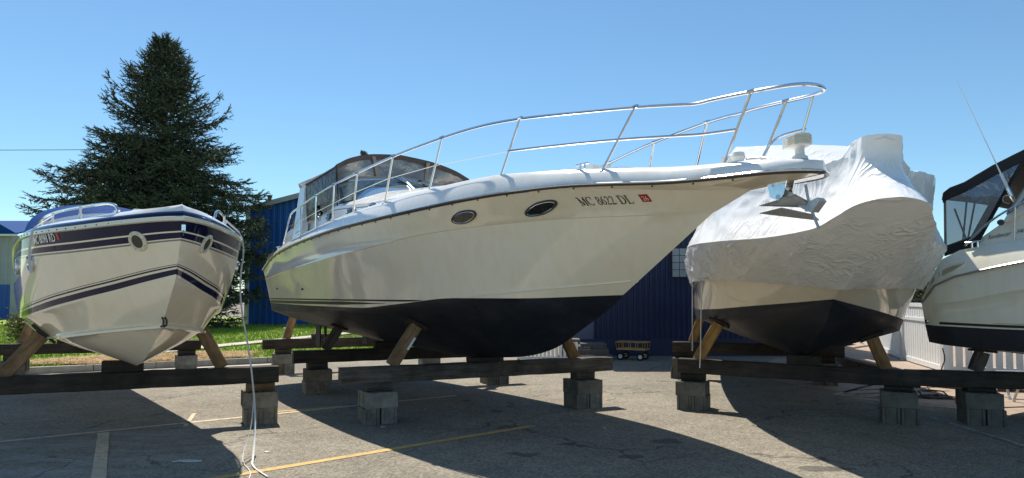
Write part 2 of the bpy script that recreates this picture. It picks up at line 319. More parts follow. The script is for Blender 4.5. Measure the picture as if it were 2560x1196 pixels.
# serif lettering drawn as strokes of varying width (height 1)
def arc(cx, cy, rx, ry, a0, a1, n=18): return [(cx+rx*math.cos(R_(a0+(a1-a0)*i/n)), cy+ry*math.sin(R_(a0+(a1-a0)*i/n)), a0+(a1-a0)*i/n) for i in range(n+1)]
def aw(pts, thick, thin): return [(x, y, thin+(thick-thin)*abs(math.cos(R_(a)))**1.3) for x, y, a in pts]
GLY = {
 'M': (1.12, [[(.16, 0, .06), (.16, 1, .06)], [(.12, 1, .15), (.54, .05, .15)], [(.54, .05, .06), (.93, 1, .06)], [(.95, 0, .15), (.95, 1, .15)], [(.02, .02, .05), (.3, .02, .05)], [(.78, .02, .05), (1.12, .02, .05)], [(.0, .98, .05), (.18, .98, .05)], [(.9, .98, .05), (1.1, .98, .05)]]),
 'C': (.86, [aw(arc(.47, .5, .40, .48, 42, 318, 26), .15, .05), [(.79, .66, .05), (.8, .97, .05)]]),
 '8': (.58, [aw(arc(.29, .745, .18, .215, 0, 360, 22), .10, .05), aw(arc(.29, .27, .22, .25, 0, 360, 22), .12, .05)]),
 '6': (.58, [aw(arc(.30, .31, .21, .28, 0, 360, 22), .12, .05), [(.50, .98, .05), (.30, .86, .09), (.15, .62, .12), (.09, .32, .12)]]),
 '2': (.58, [[(.08, .72, .06), (.12, .86, .08), (.26, .96, .07), (.40, .90, .11), (.44, .74, .12), (.36, .52, .10), (.20, .28, .07), (.05, .06, .06)], [(.04, .06, .11), (.52, .06, .11)], [(.50, .06, .06), (.54, .2, .05)]]),
 'D': (.95, [[(.2, 0, .15), (.2, 1, .15)], [(x, y, w) for x, y, w in aw(arc(.38, .5, .48, .47, -90, 90, 22), .15, .05)], [(.04, .03, .06), (.4, .03, .06)], [(.04, .97, .06), (.4, .97, .06)]]),
 'L': (.8, [[(.2, 0, .15), (.2, 1, .15)], [(.05, .97, .05), (.36, .97, .05)], [(.05, .03, .06), (.74, .03, .06)], [(.72, .03, .06), (.77, .28, .05)]]), ' ': (.42, [])}
def serif(text):
    vs, fs = [], []; x0 = 0
    for ch in text:
        adv, st = GLY[ch]
        for k, s in enumerate(st):
            o = len(vs); n = len(s)
            for i in range(n):
                a = s[max(i-1, 0)]; b = s[min(i+1, n-1)]; d = (b[0]-a[0], b[1]-a[1]); ln = math.hypot(*d) or 1; w = s[i][2]/2
                vs += [(x0+s[i][0]-d[1]/ln*w, s[i][1]+d[0]/ln*w, k*.0002), (x0+s[i][0]+d[1]/ln*w, s[i][1]-d[0]/ln*w, k*.0002)]
            fs += [(o+2*i, o+2*i+2, o+2*i+3, o+2*i+1) for i in range(n-1)]
        x0 += adv+.04
    return vs, fs, x0
def font_mesh(text, shear=0., bold=0.):
    c = bpy.data.curves.new('t', 'FONT'); c.body = text; c.shear = shear; c.offset = bold; c.resolution_u = 3
    o = bpy.data.objects.new('t', c); COL.objects.link(o); bpy.context.view_layer.update()
    me = bpy.data.meshes.new_from_object(o.evaluated_get(bpy.context.evaluated_depsgraph_get()))
    vs = [tuple(v.co) for v in me.vertices]; fs = [tuple(p.vertices) for p in me.polygons]
    bpy.data.objects.remove(o); bpy.data.curves.remove(c); bpy.data.meshes.remove(me)
    k = max(v[1] for v in vs); return [(v[0]/k, v[1]/k, 0) for v in vs], fs, max(v[0] for v in vs)/k
def letter(bvh, data, s0, z0, s1, z1, h, side, name, m, parent, off=.004, lean=0.):
    vs, fs, wd = data; mb = MB(); ps = []
    for x, y, e in vs:
        f = x/wd; p, n = onhull(bvh, s0+(s1-s0)*f+y*h*lean, z0+(z1-z0)*f+y*h, side, off+e)
        ps.append(p if p is not None else V((s0, 0, z0)))
    return mb.add(ps, fs).build(name, m, parent, smooth=0)

# ================================================================== SETTING
g = MB(); g.grid([[(-160+i*8, -60+j*8, 0) for i in range(41)] for j in range(36)], flip=True)
ground = struct(g.build('ground', 'asphalt', smooth=0))
ground['label'] = 'pale worn asphalt yard under the boats'
def strip(p, q, w, z, name, m, nseg=14, jit=.006):
    a = V((p[0], p[1], z)); b = V((q[0], q[1], z)); d = (b-a).normalized(); s = V((-d.y, d.x, 0))*w/2
    r1 = []; r2 = []
    for i in range(nseg+1):
        c = a.lerp(b, i/nseg); r1.append(c+s*(1+random.uniform(-jit, jit)*8)); r2.append(c-s*(1+random.uniform(-jit, jit)*8))
    o = MB().grid([r2, r1]).build(name, m, ground, smooth=0); return o
strip((-2.75, 5.55), (.25, 8.15), .10, .004, 'painted_line', 'paint_yellow')
strip((-5.6, 7.0), (-.85, 10.6), .085, .004, 'painted_line', 'paint_pale')
strip((-3.28, 8.98), (-2.3, 9.55), .085, .006, 'painted_line', 'paint_yellow')
strip((-4.46, 7.72), (-3.05, 5.2), .11, .007, 'painted_line', 'paint_pale')
strip((-4.05, 9.0), (-3.75, 8.1), .05, .004, 'painted_line', 'paint_pale')
for p, q in (((4.9, 10.7), (6.3, 12.1)), ((4.95, 10.7), (6.9, 11.1)), ((4.95, 10.6), (6.6, 10.1)), ((5.3, 11.15), (7.0, 11.55)), ((5.0, 10.4), (6.2, 9.1))): strip(p, q, .06, .004, 'painted_line', 'paint_pale')
strip((5.17, 8.7), (5.1, 6.4), .08, .005, 'painted_line', 'paint_white'); strip((6.3, 8.2), (7.2, 8.3), .06, .005, 'painted_line', 'paint_white')
# lawn, kerb, path, straw
CA = V((-14, 10.6, 0)); CB = V((-1.6, 17.8, 0)); cd = (CB-CA).normalized(); cn = V((-cd.y, cd.x, 0))
lawn_pts = [CA+cn*.14, CB+cn*.14, V((-.9, 20.5, 0)), V((-.9, 34.5, 0)), V((-60, 46, 0)), V((-60, 9.5, 0))]
lw = MB(); NX, NY = 60, 40
def in_lawn(x, y):
    return (V((x, y, 0))-CA).dot(cn) > .14 and x < -1.0-max(0, 20.5-y)*.25
rows = []
for j in range(NY+1):
    r = []
    for i in range(NX+1):
        f = i/NX; base = CA.lerp(V((-1.2, 17.9, 0)), f)+cn*.13; q = V((base.x-j/NY*(6+22*(1-f)), base.y+(46-base.y)*j/NY, 0))
        r.append(V((q.x, q.y, .11+.02*noise.noise(V((q.x*.7, q.y*.7, 0))))))
    rows.append(r)
lw.grid(rows); lawn = struct(lw.build('lawn', 'lawn_soil')); lawn['label'] = 'strip of lawn in front of the blue buildings'
kb = MB(); kl = (CB-CA).length; nk = 13
for i in range(nk):
    a = CA.lerp(CB, i/nk); b = CA.lerp(CB, (i+1)/nk); c = (a+b)/2+cn*.07+V((0, 0, .06)); kb = MB()
    kb.box(c, (kl/nk-.012, .14, .15), Matrix.Rotation(math.atan2(cd.y, cd.x), 3, 'Z'))
    kb.build('kerb_stone', 'kerb', ground, smooth=0)
def flat(name, pts, z, m, th=.0):
    o = MB().fan([V((p[0], p[1], z)) for p in pts]).build(name, m, smooth=0); return struct(o)
flat('path', [(-8.95, 16.9), (-8.3, 16.7), (-7.25, 20.3), (-5.6, 25.6), (-6.2, 25.8), (-7.85, 20.6)], .155, 'pavement')['label'] = 'pale concrete path crossing the lawn'
flat('gutter', [CA-cn*.02, CB-cn*.02, CB-cn*.30, CA-cn*.30], .005, 'pavement')['label'] = 'concrete gutter along the kerb'
flat('tan_paving', [(4.8, 11.6), (6.3, 8.7), (12, 8.0), (14, 12), (9, 14.5), (6.4, 17), (4.4, 13.6)], .004, 'cap_stone')['label'] = 'tan concrete apron beside the retaining wall'
def blades(name, n, fn, h, w, m, lay=0.):
    P = np.array([fn() for _ in range(n)]); a = RNG.uniform(0, 2*np.pi, n); hh = h*RNG.uniform(.5, 1.2, n); ww = w*RNG.uniform(.6, 1.3, n)
    lx = RNG.normal(0, 1, n)*h*(.35+lay); ly = RNG.normal(0, 1, n)*h*(.35+lay)
    A = P+np.stack([np.cos(a)*ww, np.sin(a)*ww, 0*a], 1); B = P-np.stack([np.cos(a)*ww, np.sin(a)*ww, 0*a], 1); C = P+np.stack([lx, ly, hh*(1-min(lay, .8))], 1)
    v = np.empty((n*3, 3)); v[0::3] = A; v[1::3] = B; v[2::3] = C
    me = bpy.data.meshes.new(name); me.from_pydata(v.tolist(), [], np.arange(n*3).reshape(-1, 3).tolist()); me.materials.append(MATS[m])
    o = bpy.data.objects.new(name, me); COL.objects.link(o); return o
def in_path(x, y):
    if y < 16.7 or y > 25.8: return False
    c = np.interp(y, [16.8, 20.45, 25.7], [-8.62, -7.55, -5.9]); return abs(x-c) < .40
STR = ((-7.85, 15.5, 2.2, 1.15), (-9.4, 14.5, 1.0, .5))
def in_straw(x, y):
    d = V((x, y, 0)); u = d.dot(cd); w = d.dot(cn)
    for cx, cy, a, b in STR:
        c = V((cx, cy, 0)); r = ((u-c.dot(cd))/a)**2+((w-c.dot(cn))/b)**2
        if r < 1+.6*noise.noise(V((x*1.3, y*1.3, 3))): return True
    return False
def lawn_pt():
    while 1:
        y = 12+24*random.random()**1.6; x = random.uniform(-24, -1.2)
        if (V((x, y, 0))-CA).dot(cn) < .16 or in_path(x, y) or x > -1.3+max(0, 0): continue
        if in_straw(x, y) and random.random() < .92: continue
        return (x, y, .11)
tag(blades('grass', 90000, lawn_pt, .10, .012, 'grass_blade'), 'short sunlit green grass on the lawn behind the boats', 'grass', kind='stuff')
def straw_pt():
    while 1:
        x = random.uniform(-12, -4.6); y = random.uniform(12, 19)
        if (V((x, y, 0))-CA).dot(cn) > .16 and in_straw(x, y): return (x, y, .125+random.random()*.03)
tag(blades('straw', 9000, straw_pt, .22, .008, 'straw', .8), 'dry tan straw strewn over bare soil by the kerb', 'straw', kind='stuff')
sb = MB()
for k, (cx, cy, a, b) in enumerate(STR):
    r0 = [V((cx, cy, .145+.003*k))]*25; r1 = [V((cx, cy, .138+.003*k))+cd*a*.93*math.cos(t)*(1+.2*noise.noise(V((math.cos(t)*2, math.sin(t)*2, cx))))+cn*b*.93*math.sin(t) for t in [2*math.pi*i/24 for i in range(25)]]
    sb.grid([r0, r1])
struct(sb.build('bare_soil', 'straw_bed', smooth=0))['label'] = 'bare straw covered soil beside the kerb'

# ================================================================== BUILDINGS
def corrugated(mb, x0, x1, zf, y, pitch=.2, dep=.03, z0=0., mi=0):
    """ribbed sheet facing -Y; zf(x) is the top edge"""
    xs = []; x = x0; k = 0
    prof = ((0, 0), (.35, 0), (.5, 1), (.85, 1))
    while x < x1:
        for f, d in prof:
            if x+f*pitch <= x1: xs.append((x+f*pitch, d))
        x += pitch
    xs.append((x1, 0))
    mb.grid([[V((a, y-d*dep, z0)) for a, d in xs], [V((a, y-d*dep, zf(a))) for a, d in xs]], mi, flip=False)
bA = root('blue_building', 'bright blue metal gable building behind the spruce and the middle cruiser', 'building', (-12.6, 33.5, 0))
gz = lambda x: 5.6+.262*x if x < 7.1 else 7.46-.262*(x-7.1)
m = MB(); corrugated(m, 0, 14.2, gz, 0, .30, .012); m.box((7.1, 10, 2.8), (14.0, 19.9, 5.56)); m.build('wall', 'wall_blue', bA, smooth=0)
m = MB()
for a, b in ((-.35, 7.1), (7.1, 14.55)):
    za, zb = gz(a)+.04, gz(b)+.04
    m.prism([(a, -.35, za), (b, -.35, zb), (b, -.35, zb+.12), (a, -.35, za+.12)], (0, 21, 0))
m.build('roof', 'roof_trim', bA, smooth=0)
m = MB()
for a, b in ((-.36, 7.1), (7.1, 14.56)):
    za, zb = gz(a)-.08, gz(b)-.08
    m.prism([(a, -.38, za), (b, -.38, zb), (b, -.38, zb+.24), (a, -.38, za+.24)], (0, .028, 0))
m.build('rake_trim', 'roof_trim', bA, smooth=0)
m = MB(); m.box((-.06, -.06, 2.78), (.18, .14, 5.5)); m.build('corner_trim', 'vinyl_white', bA, smooth=0)
m = MB(); m.tube([(.25, 2, 5.6), (.25, 2, 6.55)], .09, 12); m.tube([(.25, 2, 6.5), (.25, 2, 6.62)], .12, 12); m.build('flue_pipe', 'pipe_dark', bA)
bP = root('pale_building', 'pale ribbed metal shed with a blue roof at the far left edge', 'building', (-44, 43, 0))
m = MB(); corrugated(m, 0, 13.2, lambda x: 5.35, 0, .45, .05, 2.2); m.box((6.6, 8, 2.6), (13.1, 15.9, 5.3)); m.build('wall', 'pale_metal', bP, smooth=0)
m = MB(); corrugated(m, 0, 13.2, lambda x: 2.2, -.01, .45, .05, 0); m.build('lower_wall', 'wall_blue', bP, smooth=0)
m = MB(); m.prism([(-.5, -.5, 6.6), (11.5, -.5, 6.6), (13.9, -.5, 5.25), (-.5, -.5, 5.25)], (0, .06, 0)); m.prism([(-.5, -.42, 5.27), (13.88, -.42, 5.27), (11.5, 8, 6.9), (-.5, 8, 6.9)], (0, 0, .08)); m.build('roof', 'roof_blue', bP, smooth=0)
m = MB(); m.box((6.7, -.52, 5.2), (14.4, .05, .12)); m.build('eave_trim', 'vinyl_white', bP, smooth=0)

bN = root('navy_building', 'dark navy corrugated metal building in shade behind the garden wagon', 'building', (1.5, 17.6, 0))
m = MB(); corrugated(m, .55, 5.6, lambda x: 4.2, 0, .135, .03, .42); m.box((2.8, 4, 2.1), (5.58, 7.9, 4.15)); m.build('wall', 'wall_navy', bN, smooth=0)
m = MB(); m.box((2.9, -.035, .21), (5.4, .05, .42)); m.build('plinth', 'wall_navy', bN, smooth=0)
m = MB(); m.box((2.8, 3.4, 4.3), (6.4, 9.4, .14)); m.build('roof', 'roof_trim', bN, smooth=0)
m = MB(); m.box((.26, -.02, 1.5), (.56, .06, 2.2)); dr = m.build('door', 'door_blue', bN, smooth=0)
m = MB(); m.box((-.07, -.03, 1.5), (.1, .1, 2.4)); m.build('door_frame', 'vinyl_white', bN, smooth=0)
wf = MB(); wf.box((2.78, -.06, 2.33), (.56, .05, .75)); w_ = wf.build('window', 'mesh_dark', bN, smooth=0)
for i in range(3):
    for j in range(4):
        wf = MB(); wf.box((2.60+i*.18, -.09, 2.06+j*.18), (.165, .03, .165)); wf.build('pane', 'glass_block' if 'glass_block' in MATS else 'pale_metal', w_, smooth=0)
# stone steps and white picket rail in front of the navy building
st = root('stone_steps', 'grey stone porch steps beside the garden wagon', 'steps', (1.7, 16.7, 0))
for k, (w, d, z) in enumerate(((1.25, .95, .065), (1.1, .8, .195), (1.05, .62, .323))):
    m = MB(); m.box((0, .05*k, z), (w, d, .128-.006*k)); o = m.build('step', 'stone_step', st, smooth=0)
m = MB()
for k in range(13): m.tube([(-.46+k*.078, -.27, .265), (-.46+k*.078, -.27, .30)], .035, 8)
m.build('scalloped_edge', 'stone_step', st)
pk = root('picket_rail', 'low white picket rail glimpsed under the middle cruiser bow', 'rail', (.82, 15.6, 0))
for k in range(15):
    m = MB(); m.box((-.62+k*.088, 0, .26), (.055, .02, .42)); m.build('picket', 'vinyl_white', pk, smooth=0)
m = MB(); m.box((0, .022, .12), (1.4, .02, .05)); m.box((0, .022, .40), (1.4, .02, .05)); m.build('rail_bar', 'vinyl_white', pk, smooth=0)
m = MB(); m.box((0, .3, .5), (1.4, .5, .06)); m.build('deck_edge', 'stone_step', pk, smooth=0)
for sx in (-.66, .66): m = MB(); m.box((sx, .3, .235), (.08, .4, .47)); m.build('post', 'stone_step', pk, smooth=0)

# garden wagon
wg = root('garden_wagon', 'orange steel mesh garden wagon on four black wheels by navy wall', 'wagon', (2.84, 16.5, 0), R_(-28)); wg.scale = (.70, .70, .70)
m = MB(); x0, x1, y0, y1, zb, zt = -.48, .48, -.26, .26, .36, .60
m.box((0, 0, zb), (.98, .54, .035)); m.build('bed', 'orange_steel', wg, smooth=0)
m = MB()
for a, b in (((x0, y0), (x1, y0)), ((x1, y0), (x1, y1)), ((x1, y1), (x0, y1)), ((x0, y1), (x0, y0))):
    n = 4 if a[1] == b[1] else 2
    m.tube([(a[0]*1.06, a[1]*1.1, zt), (b[0]*1.06, b[1]*1.1, zt)], .013, 6); m.tube([(a[0], a[1], zb+.02), (b[0], b[1], zb+.02)], .014, 6)
    for i in range(n+1):
        p = V((a[0]+(b[0]-a[0])*i/n, a[1]+(b[1]-a[1])*i/n, zb)); m.tube([p, V((p.x*1.06, p.y*1.1, zt))], .011, 6)
m.build('side_frame', 'orange_steel', wg)['kind'] = 'stuff'
m = MB()
for a, b in (((x0, y0), (x1, y0)), ((x1, y0), (x1, y1)), ((x1, y1), (x0, y1)), ((x0, y1), (x0, y0))):
    for i in range(18):
        p = V((a[0]+(b[0]-a[0])*i/18, a[1]+(b[1]-a[1])*i/18, zb)); m.tube([p, V((p.x*1.06, p.y*1.1, zt))], .003, 4, cap=False)
    for j in range(4):
        f = j/4; k1 = 1+.06*f; k2 = 1+.1*f; z = zb+(zt-zb)*f; m.tube([(a[0]*k1, a[1]*k2, z), (b[0]*k1, b[1]*k2, z)], .003, 4, cap=False)
m.build('mesh_panel', 'mesh_dark', wg)['kind'] = 'stuff'
m = MB()
for sx in (-.34, .34): m.tube([(sx, -.24, .13), (sx, .24, .13)], .014, 6); m.tube([(sx, 0, .13), (sx, 0, .35)], .02, 6)
m.tube([(-.34, 0, .16), (.34, 0, .16)], .012, 6); m.build('axle', 'mesh_dark', wg)
for sx in (-.34, .34):
    for sy in (-.27, .27):
        M = Matrix.Translation((sx, sy, .13)) @ Matrix.Rotation(R_(90), 4, 'X')
        m = MB(); m.lathe([(.07, -.035), (.115, -.04), (.13, -.02), (.13, .02), (.115, .04), (.07, .035)], 20, M); wh = m.build('wheel', 'tyre', wg)
        m = MB(); m.lathe([(.0, .02), (.05, .024), (.07, .036), (.072, -.036), (.05, -.024), (0, -.02)], 18, M); m.build('rim', 'plastic_white', wh)
m = MB(); m.tube([(-.5, 0, .2), (-.72, 0, .32), (-.85, 0, .55)], .012, 6); m.tube([(-.85, -.08, .55), (-.85, .08, .55)], .014, 6); m.build('handle', 'mesh_dark', wg)

# retaining wall, fence
TW = [V(p) for p in ((9.2, 18.3, 0), (8.3, 17.4, 0), (7.55, 16.3, 0), (7.1, 15.0, 0), (6.95, 13.8, 0), (6.82, 12.6, 0), (6.8, 11.9, 0), (7.3, 11.25, 0), (8.6, 10.9, 0), (10.5, 10.8, 0))]
def resample(P, step):
    out = [P[0].copy()]; acc = 0
    for a, b in zip(P[:-1], P[1:]):
        L = (b-a).length; d = step-acc
        while d <= L: out.append(a.lerp(b, d/L)); d += step
        acc = (acc+L) % step
    return out
def smoothp(P, it=2):
    for _ in range(it):
        Q = [P[0]]
        for a, b in zip(P[:-1], P[1:]): Q += [a.lerp(b, .25), a.lerp(b, .75)]
        P = Q+[P[-1]]
    return P
TWs = smoothp(TW)
rw = root('retaining_wall', 'low curved red brick retaining wall with tan cap below the white fence', 'wall', (7.0, 13.8, 0))
ro = V((7.0, 13.8, 0))
bm_ = None
for c in range(3):
    pts = resample(TWs, .21)
    if c % 2: pts = [a.lerp(b, .5) for a, b in zip(pts[:-1], pts[1:])]
    for a, b in zip(pts[:-1], pts[1:]):
        d = (b-a); ang = math.atan2(d.y, d.x); ce = (a+b)/2
        if bm_ is None:
            q = MB(); q.box((0, 0, 0), (.2, .14, .058)); o = q.build('brick', 'brick_wall', rw, smooth=0); bm_ = o.data
        else:
            o = bpy.data.objects.new('brick', bm_); COL.objects.link(o); o.parent = rw
        o.location = (ce.x-ro.x+random.uniform(-.006, .006), ce.y-ro.y, .031+c*.063); o.rotation_euler = (0, 0, ang+random.uniform(-.03, .03))
capm = None
for a, b in zip(resample(TWs, .3)[:-1], resample(TWs, .3)[1:]):
    d = b-a; ce = (a+b)/2
    if capm is None: q = MB(); q.box((0, 0, 0), (.296, .24, .045)); o = q.build('cap', 'cap_stone', rw, smooth=0); capm = o.data
    else: o = bpy.data.objects.new('cap', capm); COL.objects.link(o); o.parent = rw
    o.location = (ce.x-ro.x, ce.y-ro.y, .214); o.rotation_euler = (0, 0, math.atan2(d.y, d.x))
te = MB(); te.fan([V((p.x, p.y, .195)) for p in resample(TWs, .3)]+[V((30, 11, .195)), V((30, 40, .195)), V((10, 40, .195))]); struct(te.build('terrace', 'cap_stone', smooth=0))['label'] = 'raised tan terrace behind the retaining wall'
fn = root('vinyl_fence', 'white vinyl slatted fence on the terrace at the right', 'fence', (7.35, 11.95, .2))
FP = [V((2.95, 9.4, 0)), V((.62, 2.35, 0)), V((0, 0, 0)), V((1.3, -.55, 0))]
slm = None
for a, b in zip(FP[:-1], FP[1:]):
    L = (b-a).length; ang = math.atan2((b-a).y, (b-a).x); n = int(L/.14); Rz = Matrix.Rotation(ang, 3, 'Z')
    for k in range(n):
        p = a.lerp(b, (k+.5)/n)
        if slm is None: q = MB(); q.prism([(-.052, -.004, 0), (-.042, -.026, 0), (.042, -.026, 0), (.052, -.004, 0), (.052, .012, 0), (-.052, .012, 0)], (0, 0, 1.02)); o = q.build('slat', 'vinyl_white', fn, smooth=0); slm = o.data
        else: o = bpy.data.objects.new('slat', slm); COL.objects.link(o); o.parent = fn
        o.location = (p.x, p.y, .08); o.rotation_euler = (0, 0, ang+math.pi)
    for z, h in ((.06, .09), (.86, .06), (1.13, .07)):
        m = MB(); m.box(a.lerp(b, .5)+V((0, 0, z)), (L-.08, .06, h), Rz); m.build('rail', 'vinyl_white', fn, smooth=0)
for p in FP[:3]+[FP[3], FP[0].lerp(FP[1], .5)]:
    m = MB(); m.box(p+V((0, 0, .58)), (.1, .1, 1.2)); m.prism([(p.x-.06, p.y-.06, 1.18), (p.x+.06, p.y-.06, 1.18), (p.x+.06, p.y+.06, 1.18), (p.x-.06, p.y+.06, 1.18)], (0, 0, .03)); m.build('post', 'vinyl_white', fn, smooth=0)
# dark cord hanging down the fence, far wood
def cord(name, pts, r, m, label, cat, n=6, sm=2):
    P = smoothp([V(p) for p in pts], sm); return tag(MB().tube(P, r, n).build(name, m, loc=P[0]), label, cat)
cord('hanging_cord', [(7.95, 14.0, 1.42), (7.93, 13.95, 1.0), (7.94, 13.9, .5), (7.9, 13.8, .2)], .008, 'cable_black', 'thin black cord hanging down the white fence near the wrapped boat', 'cord')
def leaf_cloud(n, fn, size):
    P = np.array([fn() for _ in range(n)]); a = RNG.normal(0, 1, (n, 3, 3))*np.asarray(size).reshape(-1, 1, 1)
    v = (P[:, None, :]+a).reshape(-1, 3); return v.tolist(), np.arange(n*3).reshape(-1, 3).tolist()
def wood_pt():
    x = random.uniform(30, 52); t = random.random(); h = 2.3+1.5*noise.noise(V((x*.25, 2, 0)))+.8*noise.noise(V((x*.9, 7, 0))); return (x, 62+random.uniform(-2, 2), .2+(h+.6)*t**.7)
v, f = leaf_cloud(16000, wood_pt, .16); o = MB().add(v, f).build('distant_woods', 'wood_far', smooth=0); tag(o, 'distant low green woods seen between the wrapped boat and the right boat', 'woods', kind='stuff')
m = MB(); m.tube([(26, 52, 1.2), (40, 52, 1.25)], .05, 6); m.tube([(26, 52, .7), (40, 52, .75)], .04, 6)
for x in (27, 30, 33, 36, 39): m.tube([(x, 52, 0), (x, 52, 1.3)], .05, 6)
tag(m.build('guard_rail', 'pipe_dark', loc=(33, 52, 0)), 'thin dark guard rail in front of the distant woods', 'rail')

# ================================================================== TREES
def spruce():
    t = root('spruce_tree', 'tall dark spruce tree behind the blue striped boat at left', 'tree', (-15.05, 30.0, .1))
    prof = tab([(0, 3.4), (1.2, 3.8), (3.0, 4.15), (4.6, 4.2), (6.2, 3.75), (7.4, 3.0), (8.6, 2.2), (9.8, 1.4), (11, .74), (11.8, .34), (12.45, .10)])
    tr = MB(); tr.tube([(0, 0, -.1), (.05, 0, 4), (0, .03, 8), (0, 0, 12.7)], [.24, .17, .09, .012], 10); tv, tf = [], []
    def tri(a, b, c): o = len(tv); tv.extend((a, b, c)); tf.append((o, o+1, o+2))
    rnd = random.Random(3)
    def twig(p, d, L):
        """bottle-brush shoot: needles as thin blades round a twig"""
        d = d.normalized(); u = d.orthogonal().normalized(); w = d.cross(u); nn = max(5, int(L/.032))
        for i in range(nn):
            f = i/nn; q = p+d*L*f; a = rnd.uniform(0, 6.283); r = (u*math.cos(a)+w*math.sin(a))
            e = q+(d*.75+r*.75)*.105*rnd.uniform(.7, 1.2); s = d.cross(r).normalized()*.017
            tri(q+s, q-s, e)
        tri(p+u*.022, p-u*.022, p+d*L*1.06); tri(p+w*.022, p-w*.022, p+d*L*1.06)
    h = .45; k = 0
    while h < 12.3:
        n = 17 if h < 8 else 12 if h < 11 else 7
        for j in range(n):
            az = rnd.uniform(0, 6.283); R = .96*prof(h)*(.74+.36*rnd.random())*(1+.07*math.sin(az*2+1.3)+.06*math.cos(az+2.9))
            if rnd.random() < .10: R *= 1.12
            hd = V((math.cos(az), math.sin(az), 0)); hh = h+rnd.uniform(-.11, .11); N = max(5, int(R/.28)); P = []
            rise = .25 if h < 7 else .25+.12*(h-7)
            for i in range(N+1):
                f = i/N; P.append(V((0, 0, hh))+hd*R*f+V((0, 0, R*(rise*f-.55*f*f*(1 if h < 8 else .4)+.28*f**4)))+V((rnd.uniform(-.04, .04), rnd.uniform(-.04, .04), 0))*R*f)
            tr.tube(P, [.035*(1-i/N)*(R/4)**.5+.008 for i in range(N+1)], 4, cap=False)
            sd_ = V((-hd.y, hd.x, 0))
            for i in range(1, N+1):
                f = i/N; d = (P[i]-P[i-1]).normalized()
                for s in (-1, 1):
                    if f < .18 and rnd.random() < .6: continue
                    L = (R*.34*(1-f)**.7*(.4+f)+.26)*rnd.uniform(.7, 1.2); dd = (d*rnd.uniform(.5, .9)+sd_*s*rnd.uniform(.6, 1)+V((0, 0, rnd.uniform(-.35, .12))))
                    dd.normalize(); q = P[i]; M = max(2, int(L/.16))
                    for b in range(M):
                        qq = q+dd*L*b/M+V((0, 0, -.10*(b/M)**2*L)); e = (dd+V((rnd.gauss(0, .45), rnd.gauss(0, .45), rnd.uniform(-.55, .15)))).normalized()
                        twig(qq, e, rnd.uniform(.17, .30))
                        if rnd.random() < .45: twig(qq, (e+V((rnd.gauss(0, .8), rnd.gauss(0, .8), -.5))).normalized(), rnd.uniform(.14, .24))
                    twig(q+dd*L, dd+V((0, 0, .25)), .26)
                twig(P[i], d+V((0, 0, .15)), .28)
            twig(P[-1], (P[-1]-P[-2])+V((0, 0, .05)), .34)
        h += .43-.16*(h/12.5); k += 1
    for i in range(7): twig(V((0, 0, 12.35+i*.06)), V((rnd.gauss(0, .8), rnd.gauss(0, .8), 1)), .22)
    twig(V((0, 0, 12.4)), V((.02, 0, 1)), .5)
    tr.build('trunk', 'bark', t)
    MB().add(tv, tf).build('crown', 'needles', t, smooth=0); return len(tf)
NSPR = spruce()
def small_conifer(loc, H, r, label):
    t = root('columnar_conifer', label, 'tree', loc); MB().tube([(0, 0, 0), (0, 0, H*.95)], [.15, .02], 8).build('trunk', 'bark', t)
    def p():
        z = H*(.05+.93*random.random()); a = random.uniform(0, 6.283); rr = r*(1-max(0, z/H-.5)*1.55)*random.random()**.4*(1+.25*noise.noise(V((a, z*1.5, 0)))); return (rr*math.cos(a), rr*math.sin(a), z)
    v, f = leaf_cloud(6000, p, .07); MB().add(v, f).build('crown', 'needles', t, smooth=0)
small_conifer((-9.6, 45, 0), 11.0, .62, 'narrow conifer tip showing above the grey canvas of the middle cruiser')
# shrub peeking out left of the striped boat
t = root('shrub', 'small olive shrub on the lawn left of the striped boat', 'shrub', (-14.2, 20.5, .1))
m = MB()
for k in range(9):
    a = k*.7; m.tube([(0, 0, 0), (math.cos(a)*.3, math.sin(a)*.3, .5), (math.cos(a)*.55, math.sin(a)*.55, .8)], [.02, .012, .005], 5)
m.build('stem', 'bark', t)
v, f = leaf_cloud(2600, lambda: tuple(V((random.gauss(0, .2), random.gauss(0, .2), abs(random.gauss(.5, .18))))), .035); MB().add(v, f).build('crown', 'shrub_leaf', t, smooth=0)
# overhead cables at the far left
for z0, z1, y, lab in ((9.1, 9.0, 36, 'thin overhead power cable at the far left running behind the spruce'),):
    pts = [(-48+i*(1.62 if z0 > 10 else 2.0), y, z0+(z1-z0)*i/16+.002*(i-8)**2) for i in range(17)]
    tag(MB().tube(pts, .006 if z0 > 10 else .015, 5).build('power_cable', 'cable_black', loc=pts[0]), lab, 'cable')

